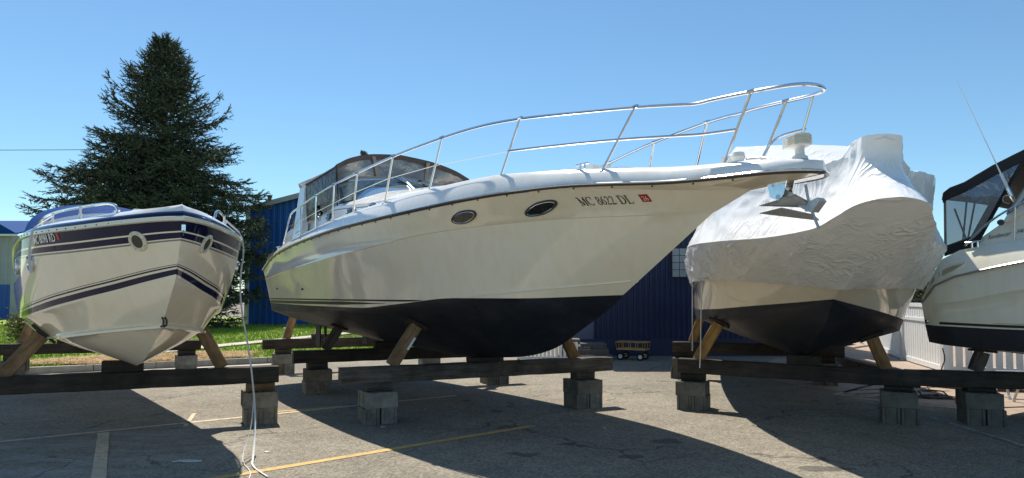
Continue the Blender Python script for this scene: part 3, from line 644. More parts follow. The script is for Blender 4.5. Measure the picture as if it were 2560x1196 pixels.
# ================================================================== MIDDLE CRUISER
def boat_root(name, label, o, u, roll=0):
    r = bpy.data.objects.new(name, None); COL.objects.link(r); r.rotation_mode = 'XYZ'
    r.location = (o[0], o[1], 0); r.rotation_euler = (roll, 0, math.atan2(u[1], u[0])); return tag(r, label, 'boat', 'cabin cruisers stored on timber cradles')
MBt = boat_root('cabin_cruiser', 'large white cruiser with black bottom and long steel bow rail, in the middle', (-.25, 8.8), (.57, -.8216))
S0 = -5.3
bS = tab([(-5.6, 1.34), (-4.95, 1.4), (-3.5, 1.52), (-1.5, 1.56), (0, 1.48), (1.2, 1.25), (2.2, .92), (3.0, .58), (3.5, .385), (3.8, .315), (4.12, .285), (4.33, .205), (4.43, .11), (4.47, .0)])
zS = tab([(-5.6, 1.86), (-5.3, 1.955), (-4.5, 2.135), (-3.74, 2.208), (-2.58, 2.29), (-1.19, 2.352), (.27, 2.402), (1.24, 2.458), (1.89, 2.487), (2.41, 2.495), (2.83, 2.478), (3.3, 2.448), (3.8, 2.433), (4.58, 2.41)])
bH = tab([(-5.6, 1.34), (-4.95, 1.4), (-3.5, 1.52), (-1.5, 1.56), (0, 1.48), (1.2, 1.25), (2.2, .915), (2.8, .605), (3.2, .37), (3.55, .18), (3.84, 0)])
zH = lambda s: zS(s)-.02-.055*max(0, (s-2.2)/1.64)**1.5
bN_ = tab([(-5.6, 1.3), (-4.95, 1.36), (-3, 1.48), (-1.5, 1.5), (0, 1.38), (1, 1.1), (2, .7), (2.8, .36), (3.44, 0)])
zN = tab([(-5.6, 1.77), (-3.68, 1.89), (-1.8, 1.993), (-.96, 2.041), (0, 2.115), (.51, 2.166), (1.47, 2.217), (2.12, 2.23), (2.85, 2.215), (3.44, 2.2)])
bPt = tab([(-5.6, 1.22), (-4.95, 1.26), (-3, 1.36), (-1, 1.3), (0, 1.15), (1, .82), (1.8, .42), (2.35, 0)])
zPt = tab([(-5.6, 1.378), (-2.6, 1.355), (-1.1, 1.348), (-.1, 1.412), (.7, 1.475), (1.45, 1.474), (2.35, 1.508)])
bC_ = tab([(-5.6, 1.2), (-3, 1.335), (-1, 1.28), (0, 1.125), (1, .79), (1.8, .39), (2.35, 0)])
zC_ = tab([(-5.6, 1.24), (-3.5, 1.25), (-1.7, 1.30), (-1, 1.325), (0, 1.385), (1, 1.45), (2.35, 1.5)])
zK = tab([(-5.6, .86), (-4.3, .81), (-2.3, .74), (-.8, .705), (.28, .75), (.73, .795), (1.23, .907), (1.78, 1.17), (2.21, 1.405), (2.35, 1.505)])
zero = lambda s: 0.
K = line(zero, zK, S0, 2.35); C = line(bC_, zC_, S0, 2.35); P = line(bPt, zPt, S0, 2.35); N = line(bN_, zN, S0, 3.44); H = line(bH, zH, S0, 3.84)
m = MB(); both(m, lerp_rows(K, C, [i/8 for i in range(9)], .05)[:-1]+lerp_rows(C, P, [0, .5, 1])); hb = weld(m.build('hull_bottom', 'bottom_paint', MBt))
m = MB(); both(m, lerp_rows(P, N, [i/8 for i in range(9)], -.025)+[[V((p.x+.004, p.y-.014*min(1, abs(p.y)*4), p.z+.005)) for p in N]]+lerp_rows(N, H, [i/5 for i in range(6)], -.02)[1:]); hs = weld(m.build('hull_side', 'gel_white', MBt))
m = MB(); tr = [L[0] for L in (K, C, P, N, H)]; m.fan([V(p) for p in tr]+[V((p.x, -p.y, p.z)) for p in tr[::-1]][:-1]); m.build('transom', 'gel_white', MBt, smooth=0)
BV = hull_bvh(hs, hb)
# deck moulding
NW = [1-(1-i/(NS-1))**2 for i in range(NS)]
dS = line(bS, zS, S0, 4.47, ws=NW)
gh = tab([(-5.6, .05), (-4.9, .14), (-3, .16), (-1, .2), (.6, .225), (1.5, .22), (2.4, .165), (3.3, .145), (4.2, .11), (4.58, .06)])
crown = tab([(-5.6, 2.0), (-4, 2.5), (-1.5, 2.72), (-.3, 2.93), (.46, 2.89), (1.65, 2.79), (2.5, 2.69), (3.5, 2.585), (4.2, 2.545), (4.58, 2.47)])
def off_line(L, dt, frac, dz):
    out = []
    for p in L:
        t = abs(p.y); t2 = max(t-dt, t*frac); out.append(V((p.x, -t2, p.z+dz(p.x))))
    return out
r0 = dS; r1 = off_line(dS, .012, .97, lambda s: .035); r2 = off_line(dS, .05, .9, lambda s: gh(s)*.72); r3 = off_line(dS, .11, .75, lambda s: gh(s)); r4 = off_line(dS, .2, .6, lambda s: gh(s)+.005)
cen = [V((p.x, 0, max(crown(p.x), p.z+gh(p.x)+.01))) for p in dS]
m = MB(); both(m, [r0, r1, r2, r3, r4]+[[a.lerp(b, f)+V((0, 0, (b.z-a.z)*(math.sin(f*math.pi/2)-f))) for a, b in zip(r4, cen)] for f in (.25, .5, .75, 1)]); dk = weld(m.build('deck', 'gel_deck', MBt))
ws2 = [i/24 for i in range(25)]
ua = [V((2.1+(4.465-2.1)*w, -bS(2.1+(4.465-2.1)*w), zS(2.1+(4.465-2.1)*w)-.012)) for w in ws2]; ub = [V((2.1+(3.84-2.1)*w, -bH(2.1+(3.84-2.1)*w), zH(2.1+(3.84-2.1)*w)-.002)) for w in ws2]
m = MB(); both(m, lerp_rows(ua, ub, [0, .12, .5, 1])); weld(m.build('pulpit_underside', 'gel_white', MBt))
rl = [p+V((0, -.008, -.004)) for p in dS]; m = MB(); m.tube(rl+[V((p.x, -p.y, p.z)) for p in rl[::-1][1:]], .0145, 8); m.build('rub_rail', 'rail_black', MBt)
rl = [p+V((0, -.022, .006)) for p in dS]; m = MB(); m.tube(rl+[V((p.x, -p.y, p.z)) for p in rl[::-1][1:]], .010, 6); m.build('rub_rail_insert', 'steel', MBt)
m = MB()
for k in range(26):
    s = -4.6+k*.34; M = Matrix.Translation((s, -bS(s)-.004, zS(s)-.028)); m.lathe([(0, .004), (.008, .003), (.009, -.004)], 8, M @ Matrix.Rotation(R_(90), 4, 'X'))
m.build('rail_screw', 'rail_black', MBt)['kind'] = 'stuff'
# aft boot stripes (starboard and port)
for side in (1, -1):
    for z0a, wa, s1, nm in ((1.452, .020, .25, 'thin'), (1.402, .042, -.45, 'wide')):
        r1_, r2_ = [], []
        for i in range(40):
            s = S0+.02+(s1-S0-.02)*i/39; zc = z0a+(-.01 if nm == 'thin' else -.006)*(i/39)+(.0 if nm == 'thin' else .012*(i/39)**3); w = wa*(1 if i < 30 or nm == 'thin' else 1-(i-30)/9.5)
            lo = max(zc-w*.5, zPt(s)+.006); a, _ = onhull(BV, s, zc+w*.5, side); b, _ = onhull(BV, s, min(lo, zc+w*.49), side)
            if a and b: r1_.append(a); r2_.append(b)
        MB().grid([r1_, r2_]).build('boot_stripe', 'letter_black', MBt, smooth=0)
    # chine spray moulding rising to the bow
    pth = []
    for i in range(30):
        s = .9+(2.5-.9)*i/29; p, n = onhull(BV, s, 1.497+.145*((s-.9)/1.6)**1.1, side, .001)
        if p: pth.append(p)
    MB().tube(pth, .011, 6).build('spray_moulding', 'gel_white', MBt)
letter(BV, serif('MC 8622 DL'), 2.462, 2.331, 2.93, 2.318, .070, 1, 'registration_number', 'letter_black', MBt)
letter(BV, serif('MC 8622 DL'), 2.93, 2.318, 2.462, 2.331, .070, -1, 'registration_number', 'letter_black', MBt)
q = [onhull(BV, s, z, 1, .003)[0] for s, z in ((3.0, 2.325), (3.075, 2.323), (3.075, 2.383), (3.0, 2.385))]; MB().fan(q).build('licence_sticker', 'red', MBt, smooth=0)
letter(BV, font_mesh('26'), 3.014, 2.338, 3.062, 2.337, .034, 1, 'sticker_digits', 'letter_white', MBt, .006)
for side in (1, -1):
    for s, z, a, b in ((1.20, 2.312, .178, .066), (2.07, 2.338, .20, .066)):
        M = frame_on(BV, s, z, side); pr = [(a*math.cos(t), b*math.sin(t)*(1-.12*abs(math.cos(t)))) for t in [2*math.pi*i/40 for i in range(40)]]
        m = MB(); m.tube([M @ V((x, y, .008)) for x, y in pr], .010, 8, closed=True); pf = m.build('porthole', 'rail_black', MBt)
        m = MB(); m.fan([M @ V((x*.97, y*.97, .012)) for x, y in pr]); m.build('porthole_glass', 'lens', pf, smooth=0)
        m = MB(); m.tube([M @ V((x*.9, y*.86, .014)) for x, y in pr], .004, 6, closed=True); m.build('porthole_seal', 'steel', pf)
    p, n = onhull(BV, -4.6, 1.62, side, .004); m = MB(); m.lathe([(0, .01), (.014, .01), (.02, 0)], 10, Matrix.Translation(p) @ n.to_track_quat('Z', 'Y').to_matrix().to_4x4()); m.build('drain_fitting', 'rail_black', MBt)
    p, n = onhull(BV, -3.1, 1.60, side, .004); m = MB()
    for k in (0, .045): m.lathe([(0, .01), (.012, .01), (.016, 0)], 10, Matrix.Translation(p+V((k, 0, 0))) @ n.to_track_quat('Z', 'Y').to_matrix().to_4x4())
    m.build('drain_fitting', 'rail_black', MBt)
    for k in range(4):      # louvres on the stern quarter
        s = -5.12+k*.05; z = zS(s)+.05+.03*k; m = MB(); m.box((s+.14, -side*(bS(s)-.005), z), (.34, .012, .014), Matrix.Rotation(R_(-14), 3, 'Y')); m.build('louvre', 'rail_black', MBt, smooth=0)
# trunk cabin
bT = tab([(-3.5, 1.24), (-2.4, 1.2), (-1.2, 1.1), (-.4, .92), (.3, .66), (.8, .36), (1.1, .05)])
zTs = tab([(-3.5, 2.84), (-2.4, 2.84), (-1.2, 2.79), (-.4, 2.80), (.3, 2.80), (1.1, 2.80)])
zTc = tab([(-3.5, 3.0), (-2.2, 3.10), (-1.2, 3.03), (-.3, 2.955), (.46, 2.895), (1.1, 2.84)])
W4 = [i/40 for i in range(41)]
a0 = line(bT, lambda s: 2.3+.1*(s+3.5)/4.6, -3.5, 1.1, ws=W4); a1 = line(lambda s: bT(s)-.05*min(1, bT(s)), lambda s: zTs(s)-.05, -3.5, 1.1, ws=W4); a2 = line(lambda s: bT(s)*.9, zTs, -3.5, 1.1, ws=W4); a4 = line(zero, zTc, -3.5, 1.1, ws=W4)
a3 = [p.lerp(q, .5)+V((0, 0, .05*(q.z-p.z)/.25)) for p, q in zip(a2, a4)]
m = MB(); both(m, [a0, lerp_rows(a0, a1, [.5])[0], a1, a2, a3, a4]); tk = weld(m.build('trunk_cabin', 'gel_deck', MBt)); m = MB(); e = [r[0] for r in (a0, a1, a2, a3, a4)]; m.fan(e+[V((p.x, -p.y, p.z)) for p in e[::-1]][1:]); m.build('cabin_bulkhead', 'gel_deck', MBt, smooth=0)
BT = hull_bvh(tk)
for side in (1, -1):
    for s in (-2.55, -1.85, -1.25):
        M = frame_on(BT, s, 2.66, side); pr = [(.135*math.cos(t), .062*math.sin(t)) for t in [2*math.pi*i/28 for i in range(28)]]
        m = MB(); m.tube([M @ V((x, y, .006)) for x, y in pr], .012, 8, closed=True); pf = m.build('cabin_port', 'steel', MBt); m = MB(); m.fan([M @ V((x*.95, y*.95, .008)) for x, y in pr]); m.build('port_glass', 'lens', pf, smooth=0)
    m = MB(); m.tube([(p.x, p.y*side*1.003, zTs(p.x)-.10) for p in a1[8:30]], .007, 6); m.build('cabin_moulding', 'gel_grey', MBt)
# windshield
def arcrow(pts, n=24):
    """symmetric curve from (t, s, z) samples, t from +T to 0"""
    f1 = tab([(-p[0], p[1]) for p in pts]); f2 = tab([(-p[0], p[2]) for p in pts]); T = pts[0][0]
    out = []
    for i in range(2*n+1):
        t = T*(1-i/n); a = -abs(t); out.append(V((f1(a), -t, f2(a))))
    return out
wb = arcrow([(1.15, -2.27, 2.83), (.7, -2.09, 2.925), (.35, -2.13, 3.03), (0, -2.17, 3.10)]); wt = arcrow([(.98, -2.8, 3.185), (.8, -2.64, 3.245), (.5, -2.58, 3.285), (0, -2.61, 3.352)])
m = MB(); m.grid(lerp_rows(wb, wt, [0, .25, .5, .75, 1])); gls = m.build('windshield', 'windshield_glass', MBt)
m = MB(); m.tube(wb, .016, 6); m.build('windshield_sill', 'rail_black', MBt); m = MB(); m.tube(wt, .017, 6); m.build('windshield_header', 'steel', MBt)
for i in (0, 24, 48): m = MB(); m.tube([wb[i]+V((.01, 0, 0)), wt[i]+V((.01, 0, 0))], .026 if i == 24 else .018, 8); m.build('windshield_post', 'plastic_white' if i == 24 else 'steel', MBt)
for i0, i1 in ((20, 27), (30, 36)):
    m = MB(); a = wt[i0]+V((.05, 0, .0)); b = wt[i0].lerp(wb[i1], .42)+V((.05, 0, 0)); m.tube([a, b], .007, 6); c = wt[i0].lerp(wb[i0], .25).lerp(b, .2)+V((.02, 0, 0)); m.tube([c, wt[i1].lerp(wb[i1], .62)+V((.045, 0, 0))], .011, 6); m.build('wiper', 'rail_black', MBt)
# camper canvas
c0 = [p+V((-.02, 0, .01)) for p in wt]; c1 = arcrow([(1.13, -2.44, 3.385), (.9, -2.52, 3.515), (.5, -2.64, 3.64), (0, -2.68, 3.695)])
mid = [a.lerp(b, .5)+V((.03, 0, .0)) for a, b in zip(c0, c1)]
m = MB()
def wr(p, k): return p+V((.022*noise.noise(p*4.5+V((k, 0, 0)))+.012*noise.noise(p*11), 0, .012*noise.noise(p*6)))
fr = [i/10 for i in range(11)]; m.grid([[wr(p, 1.) if 0 < f < 1 else p for p in r] for f, r in zip(fr, lerp_rows(c0, c1, fr))]); m.build('front_curtain', 'smoked_vinyl', MBt)
c1u = [p+V((.012, 0, .035)) for p in c1]; c1d = [p+V((.02, 0, -.045)) for p in c1]
c2 = arcrow([(1.27, -3.35, 3.225), (.95, -3.38, 3.42), (.5, -3.42, 3.56), (0, -3.44, 3.60)])
rws = [c1d, c1u]+[[a.lerp(b, f)+V((0, 0, .02*noise.noise(a.lerp(b, f)*3)-.03*math.sin(math.pi*f)+.03*f)) for a, b in zip(c1u, c2)] for f in (.1, .3, .5, .7, .9, 1)]
m = MB(); m.grid(rws); cv = m.build('canvas_top', 'canvas_brown', MBt); sm = cv.modifiers.new('t', 'SOLIDIFY'); sm.thickness = .006
for t_i in (14, 34): m = MB(); m.grid([[c0[t_i].lerp(c1[t_i], f)+V((.035, -.03, 0)) for f in fr], [c0[t_i].lerp(c1[t_i], f)+V((.035, .03, 0)) for f in fr]]); m.build('curtain_seam', 'canvas_tan', MBt)
m = MB(); m.grid([[p+V((.03, 0, .03)) for p in c0], [p+V((.03, 0, -.012)) for p in c0]]); m.build('curtain_hem', 'canvas_tan', MBt)
for side in (1, -1):
    ii = 0 if side == 1 else -1
    q = [wb[ii]+V((-.05, 0, -.02)), c1[ii].copy(), c2[ii].copy(), V((-3.45, -side*1.27, 2.62))]
    rows_ = [[wr(q[3].lerp(q[0], v).lerp(q[2].lerp(q[1], v), u)+V((0, -side*.03*math.sin(math.pi*u)*math.sin(math.pi*v), 0)), 4.) for v in [i/12 for i in range(13)]] for u in [i/10 for i in range(11)]]
    m = MB(); m.grid(rows_); m.build('side_curtain', 'side_vinyl', MBt)
    m = MB(); m.tube([q[0], wt[ii], q[1]], .016, 6); m.tube([q[1], q[2]], .018, 6); m.build('canvas_frame', 'rail_black', MBt)
    m = MB(); a = V((-3.2, -side*1.3, 2.45)); b = V((-3.45, -side*1.28, 3.22))     # arch leg
    m.prism([(-3.30, -side*1.36, 2.42), (-3.72, -side*1.36, 2.42), (-3.62, -side*1.28, 3.2), (-3.38, -side*1.28, 3.2)], (0, side*.10, 0)); m.build('arch_leg', 'gel_deck', MBt, smooth=0)
    # cockpit coaming with three pinstripes
    cs = [[V((s, -side*(bS(s)-.17), zS(s)+.12)) for s in np.linspace(-5.15, -3.3, 16)], [V((s, -side*(bS(s)-.21), zS(s)+.14+.26*(1 if s > -4.4 else max(0, (s+5.15)/.75)))) for s in np.linspace(-5.15, -3.3, 16)], [V((s, -side*(bS(s)-.30), zS(s)+.14+.26*(1 if s > -4.4 else max(0, (s+5.15)/.75)))) for s in np.linspace(-5.15, -3.3, 16)]]
    m = MB(); m.grid(cs); m.build('coaming', 'gel_deck', MBt)
    for k in range(3): m = MB(); m.tube([(p.x, p.y-side*.004, p.z+.05+.045*k) for p in cs[0][8-k:15]], .006, 5); m.build('pinstripe', 'gel_grey', MBt)
    m = MB()
    for k in range(2):
        d = V((.9, -side*(.25+.2*k), .12*k)).normalized(); p = V((-2.72, -side*1.28, 2.70+.055*k)); m.tube([p, p+d*.1, p+d*.17, p+d*.2], [.012, .016, .03, .042], 12, cap=False)
    m.tube([(-2.74, -side*1.26, 2.6), (-2.72, -side*1.28, 2.76)], .02, 8); m.build('horn', 'steel', MBt)
    for s in (-3.05, 2.55, -4.5):
        p = V((s, -side*(bS(s)-.09), zS(s)+gh(s)+.012)); m = MB(); m.tube([p+V((-.09, 0, .03)), p+V((.09, 0, .03))], .010, 6); m.tube([p+V((-.03, 0, -.02)), p+V((-.03, 0, .03))], .009, 6); m.tube([p+V((.03, 0, -.02)), p+V((.03, 0, .03))], .009, 6); m.build('cleat', 'steel', MBt)
m = MB(); m.grid([arcrow([(1.28, -3.62, 3.2), (.8, -3.62, 3.43), (0, -3.62, 3.55)], 10), arcrow([(1.28, -3.38, 3.2), (.8, -3.38, 3.43), (0, -3.38, 3.55)], 10)]); o = m.build('arch_top', 'gel_deck', MBt); o.modifiers.new('t', 'SOLIDIFY').thickness = .08
m = MB(); m.grid([[p.lerp(q, f)+V((0, 0, -.06*math.sin(math.pi*f)+.02*noise.noise(p*3))) for p, q in zip(arcrow([(1.26, -3.66, 3.0), (.7, -3.66, 3.15), (0, -3.66, 3.2)], 10), arcrow([(1.2, -4.75, 2.40), (.7, -4.85, 2.5), (0, -4.9, 2.52)], 10))] for f in fr]); m.build('aft_cover', 'canvas_tan', MBt)
# bow rail
TR = [(-4.15, 1.37, 2.36), (-3.75, 1.40, 2.72), (-3.63, 1.41, 2.803), (-3.13, 1.43, 2.85), (-2.39, 1.44, 2.933), (-1.63, 1.46, 2.986), (-.91, 1.43, 3.042), (.02, 1.38, 3.106), (.87, 1.21, 3.182), (1.42, 1.08, 3.217), (1.9, .92, 3.217), (2.45, .70, 3.185), (3.01, .475, 3.149), (3.4, .315, 3.108), (3.53, .28, 3.089), (3.68, .255, 3.096), (4.02, .23, 3.080), (4.28, .205, 3.066), (4.40, .15, 3.062), (4.45, .06, 3.06)]
def tp(p, side): return V((p[0], -side*p[1], p[2]))
full = [tp(p, 1) for p in TR]+[tp(p, -1) for p in TR[::-1]]
m = MB(); m.tube(smoothp(full, 2), .0145, 10); m.build('bow_rail', 'steel', MBt)
STN = [((1.66, 1.0, 2.64), (1.90, .92, 3.215)), ((2.72, .60, 2.62), (3.01, .475, 3.149)), ((3.75, .225, 2.55), (4.02, .23, 3.080)), ((.66, 1.25, 2.63), (.87, 1.21, 3.182)), ((-.17, 1.39, 2.58), (.02, 1.38, 3.106)), ((-1.03, 1.43, 2.54), (-.91, 1.43, 3.042)), ((-1.68, 1.46, 2.49), (-1.63, 1.46, 2.986)), ((-2.41, 1.44, 2.44), (-2.39, 1.44, 2.933)), ((-3.11, 1.43, 2.39), (-3.13, 1.43, 2.85))]
for side in (1, -1):
    for a, b in STN:
        a_, b_ = tp(a, side), tp(b, side); m = MB(); m.tube([a_+(a_-b_)*.02, b_], .0115, 8); st_ = m.build('stanchion', 'steel', MBt)
        m = MB(); m.tube([b_+V((-.03, 0, .0)), b_+V((.03, 0, .003))], .019, 8); m.build('rail_clamp', 'steel', st_); m = MB(); m.lathe([(0, .014), (.02, .012), (.034, 0)], 12, Matrix.Translation(a_-V((0, 0, .006)))); m.build('base_plate', 'steel', st_)
    MR = [(1.76, .965, 2.917), (2.3, .76, 2.905), (2.87, .535, 2.882), (3.4, .32, 2.845), (3.55, .26, 2.832), (3.88, .228, 2.814)]
    if side < 0: continue
    m = MB(); m.tube(smoothp([tp(p, side) for p in MR], 1), .0115, 8); m.build('middle_rail', 'steel', MBt)
    m = MB(); m.tube([tp(p, side) for p in ((1.76, .965, 2.915), (.76, 1.23, 2.90), (-.1, 1.385, 2.86), (-1.0, 1.435, 2.80), (-2.4, 1.44, 2.69), (-3.12, 1.43, 2.62), (-3.85, 1.40, 2.6))], .0035, 5); m.build('life_line', 'steel', MBt)

m = MB(); fp = [(3.80, -.16, 2.57), (3.86, -.19, 2.72), (3.95, -.20, 2.80), (4.20, -.21, 2.815)]
for sg in (1, -1):
    if sg > 0: m = MB(); m.tube(smoothp([tp((a, -b, c), -sg) for a, b, c in fp], 2), .0105, 8); m.build('pulpit_brace', 'steel', MBt); continue
    m = MB(); m.tube([tp((4.10, .20, 2.55), sg), tp((4.27, .207, 3.066), sg)], .0115, 8); m.build('pulpit_post', 'steel', MBt)
# windlass, searchlight, hatch
m = MB(); m.box((3.66, .0, 2.62), (.16, .10, .08)); m.lathe([(0, .1), (.05, .09), (.06, .05), (.045, .02), (.06, 0)], 14, Matrix.Translation((3.74, -.03, 2.585))); m.build('windlass', 'plastic_white', MBt)
m = MB(); m.tube([(3.80, 0, 2.62), (3.95, -.01, 2.605), (4.02, .0, 2.58)], .011, 6); m.build('anchor_chain', 'galv', MBt)
sl = [(.0, .115), (.055, .115), (.06, .10), (.045, .06), (.038, .0), (.06, -.02)]
m = MB(); m.lathe([(.062, 2.53), (.058, 2.555), (.036, 2.57), (.034, 2.62), (.05, 2.64)], 16, Matrix.Translation((4.28, 0, 0))); m.build('searchlight_base', 'plastic_white', MBt)
Mz = Matrix.Translation((4.26, 0, 2.672)) @ Matrix.Rotation(R_(-28), 4, 'Z')
m = MB(); m.prism([Mz @ V(p) for p in ((-.085, -.075, -.042), (-.085, .075, -.042), (.085, .065, -.036), (.115, .03, -.034), (.115, -.03, -.034), (.085, -.065, -.036))], (0, 0, .082)); lh = m.build('searchlight', 'plastic_white', MBt, smooth=0)
for k in range(6): m = MB(); m.prism([Mz @ V(p) for p in ((-.02, -.080, -.03+k*.012), (.088, -.071, -.03+k*.012), (.121, -.033, -.03+k*.012), (.121, .033, -.03+k*.012), (.088, .071, -.03+k*.012), (-.02, .080, -.03+k*.012))], (0, 0, .006)); m.build('cooling_fin', 'bezel', lh, smooth=0)
m = MB(); m.box((1.95, 0, crown(1.95)+.02), (.5, .5, .04)); m.build('deck_hatch', 'gel_deck', MBt, smooth=0)
m = MB(); m.tube([(-.9, -.55, zTc(-.9)-.01), (-.9, -.55, zTc(-.9)+.03)], .03, 10); m.build('deck_vent', 'rail_black', MBt)
m = MB(); m.tube(smoothp([V((1.2, .35, 2.84)), V((1.3, .35, 2.905)), V((1.8, .33, 2.885)), V((2.3, .3, 2.80)), V((2.4, .3, 2.74))], 2), .009, 6); m.build('grab_rail', 'steel', MBt)
# anchor on its bow roller
m = MB()
for t in (-.05, .05): m.prism([(4.02, t, 2.40), (4.20, t, 2.40), (4.17, t, 2.28), (4.12, t, 2.235), (4.05, t, 2.27)], (0, .008, 0))
m.box((4.11, .004, 2.402), (.22, .13, .012)); m.tube([(4.12, -.05, 2.265), (4.12, .055, 2.265)], .022, 12); m.build('bow_roller', 'steel', MBt)
an = root('anchor', 'galvanised fluke anchor hanging under the bow of the middle cruiser', 'anchor', (0, 0, 0)); an.location = MBt.location; an.rotation_euler = MBt.rotation_euler
m = MB(); m.prism([(4.09, -.012, 2.30), (4.13, -.012, 2.335), (4.36, -.012, 2.20), (4.36, -.012, 2.15), (4.31, -.012, 2.15)], (0, .024, 0)); m.build('shank', 'galv', an, smooth=0)
for tip, a, b, c in ((V((3.93, -.03, 2.215)), V((4.28, -.07, 2.262)), V((4.37, -.03, 2.175)), V((4.33, .05, 2.165))), (V((3.95, -.05, 2.150)), V((4.18, -.10, 2.165)), V((4.41, -.05, 2.095)), V((4.40, .04, 2.060)))):
    nrm = (a-tip).cross(b-tip).normalized()*.010; m = MB(); m.prism([tip, a, b, c], nrm); m.build('fluke', 'galv', an, smooth=0)
m = MB(); m.tube([(4.335, -.02, 2.335), (4.36, -.02, 2.20), (4.41, -.02, 2.06), (4.435, -.02, 2.0)], .011, 8); m.build('stock', 'galv', an)
m = MB(); m.prism([(4.34, -.05, 2.13), (4.40, -.05, 2.12), (4.46, -.04, 2.20), (4.44, -.04, 2.225), (4.37, -.04, 2.20)], (0, .09, 0)); m.build('crown_plate', 'galv', an, smooth=0)
# propeller shaft gear under the stern
m = MB()
for t in (-.45, .45): m.tube([(-3.6, t, 1.0), (-4.8, t, .72)], .02, 8); m.box((-4.7, t, .86), (.06, .03, .3)); m.box((-5.05, t, .78), (.22, .025, .36))
m.build('running_gear', 'mesh_dark', MBt)

# ================================================================== LEFT STRIPED BOAT
LB = boat_root('striped_boat', 'white powerboat with navy stripes and round bow portholes, at the left', (-3.98, 7.37), (.6, -.8))
l0 = -6.3
lbS = tab([(-6.4, .86), (-3, .96), (-1, .995), (0, .985), (.5, .93), (.85, .845), (1.4, .62), (1.85, .37), (2.15, .145), (2.27, 0)])
lzS = tab([(-6.4, 1.95), (-3, 2.03), (0, 2.055), (1.2, 2.066), (1.85, 2.09), (2.27, 2.112)])
lbC = tab([(-6.4, .80), (-3, .89), (-1, .925), (-.3, .905), (.4, .78), (1, .55), (1.5, .28), (2.04, 0)])
lzC = tab([(-6.4, 1.2), (-3, 1.23), (-1, 1.26), (-.3, 1.285), (.2, 1.335), (.73, 1.412), (1.26, 1.505), (1.65, 1.585), (2.04, 1.66)])
lzK = tab([(-6.4, .82), (-1, .78), (.2, .785), (.5, .83), (1.08, 1.02), (1.43, 1.2), (1.68, 1.34), (1.9, 1.53), (2.04, 1.655)])
lbR = tab([(-6.4, .66), (-1, .69), (0, .67), (.45, .58), (.9, .36), (1.25, .15), (1.52, 0)]); lzR = tab([(-6.4, 1.06), (-1, 1.06), (0, 1.105), (.5, 1.14), (1, 1.195), (1.52, 1.245)])
HS = line(lbS, lzS, l0, 2.27); HC = line(lbC, lzC, l0, 2.04)
FR = [(0, 0), (.13, .20), (.15, .225), (.20, .325), (.215, .345), (.23, .372), (.38, .5), (.58, .63), (.75, .70), (.86, .775), (.868, .79), (.88, .805), (.895, .83), (.915, .868), (.975, .962), (1, 1)]
SMI = [1, 0, 1, 0, 2, 0, 0, 0, 0, 2, 0, 1, 0, 1, 0]
def lrow(fa, fb):
    r = []
    for i, (p, q) in enumerate(zip(HS, HC)):
        f = fa+(fb-fa)*min(1, max(0, (p.x+.4)/2.4)); x = p.lerp(q, f); x.y -= .03*math.sin(math.pi*f)*min(1, abs(x.y)*2); r.append(x)
    return r
lrows = [lrow(a, b) for a, b in FR]; assert len(SMI) == len(FR)-1
m = MB(); both(m, lrows, SMI); lhs = weld(m.build('hull_side', ['gel_white', 'gel_navy', 'gel_grey'], LB))
KL = line(zero, lzK, l0, 2.04); RL = line(lbR, lzR, l0, 1.52); RI = [V((p.x, p.y*.91, p.z-.030)) for p in RL]; CI = [V((p.x, p.y*.955, p.z-.022)) for p in HC]
KU = line(zero, lzK, 1.52, 2.04)
RLx = line(lbR, lzR, l0, 1.52); KLx = line(zero, lzK, l0, 1.5)
m = MB(); both(m, [HC, CI]+lerp_rows(CI, [p.copy() for p in RLx], [.15, .4, .7, 1])); both(m, [RLx, [V((p.x+.012, p.y-.03*min(1, abs(p.y)*8), p.z-.004)) for p in RLx], [V((p.x+.012, p.y-.028*min(1, abs(p.y)*8), p.z-.026)) for p in RLx], RI]+lerp_rows(RI, KLx, [.15, .4, .7, .92, 1], .04)); lhb = weld(m.build('hull_bottom', 'gel_white', LB))
m = MB(); m.fan([V(p) for p in (HS[0], HC[0], KL[0])]+[V((p.x, -p.y, p.z)) for p in (HC[0], HS[0])]); m.build('transom', 'gel_white', LB, smooth=0)
LV = hull_bvh(lhs, lhb)
# deck with rub band, navy line and crowned foredeck
lcr = tab([(-6.4, 2.1), (-3, 2.3), (-1, 2.36), (.3, 2.31), (1.2, 2.24), (1.8, 2.20), (2.27, 2.16)])
d0 = [p+V((0, 0, 0)) for p in HS]; band = []
def shr(L, k, dz): return [V((p.x, p.y*(1-k) if abs(p.y) > .3 else p.y*(1-k), p.z+dz)) for p in L]
def out(L, d, dz): return [V((p.x+d*.8*max(0, min(1, (p.x-1.6)/.6)), p.y-d*min(1, abs(p.y)/.1), p.z+dz)) for p in L]
b0 = out(HS, .004, -.016); b1 = out(HS, .024, -.010); b2 = out(HS, .024, .020); b3 = out(HS, .006, .026)
m = MB(); both(m, [b0, b1, b2, b3]); weld(m.build('rub_band', 'gel_cream', LB))
m = MB()
for k in range(26):
    s = -1+k*.125; M = Matrix.Translation((s, -lbS(s)-.026, lzS(s)+.004)); m.lathe([(0, .003), (.006, .002), (.007, -.004)], 8, M @ Matrix.Rotation(R_(90), 4, 'X'))
m.build('band_screw', 'rail_black', LB)['kind'] = 'stuff'
e0 = [V((p.x, p.y, p.z+.024)) for p in HS]; e1 = [V((p.x-.004, p.y*.985, p.z+.052)) for p in HS]; e2 = [V((p.x-.01, p.y*.965, p.z+.066)) for p in HS]; e3 = [V((p.x-.02, p.y*.93, p.z+.085)) for p in HS]; e4 = [V((p.x-.03, p.y*.86, p.z+.105)) for p in HS]; e9 = [V((p.x-.05, 0, max(lcr(p.x), p.z+.125))) for p in HS]
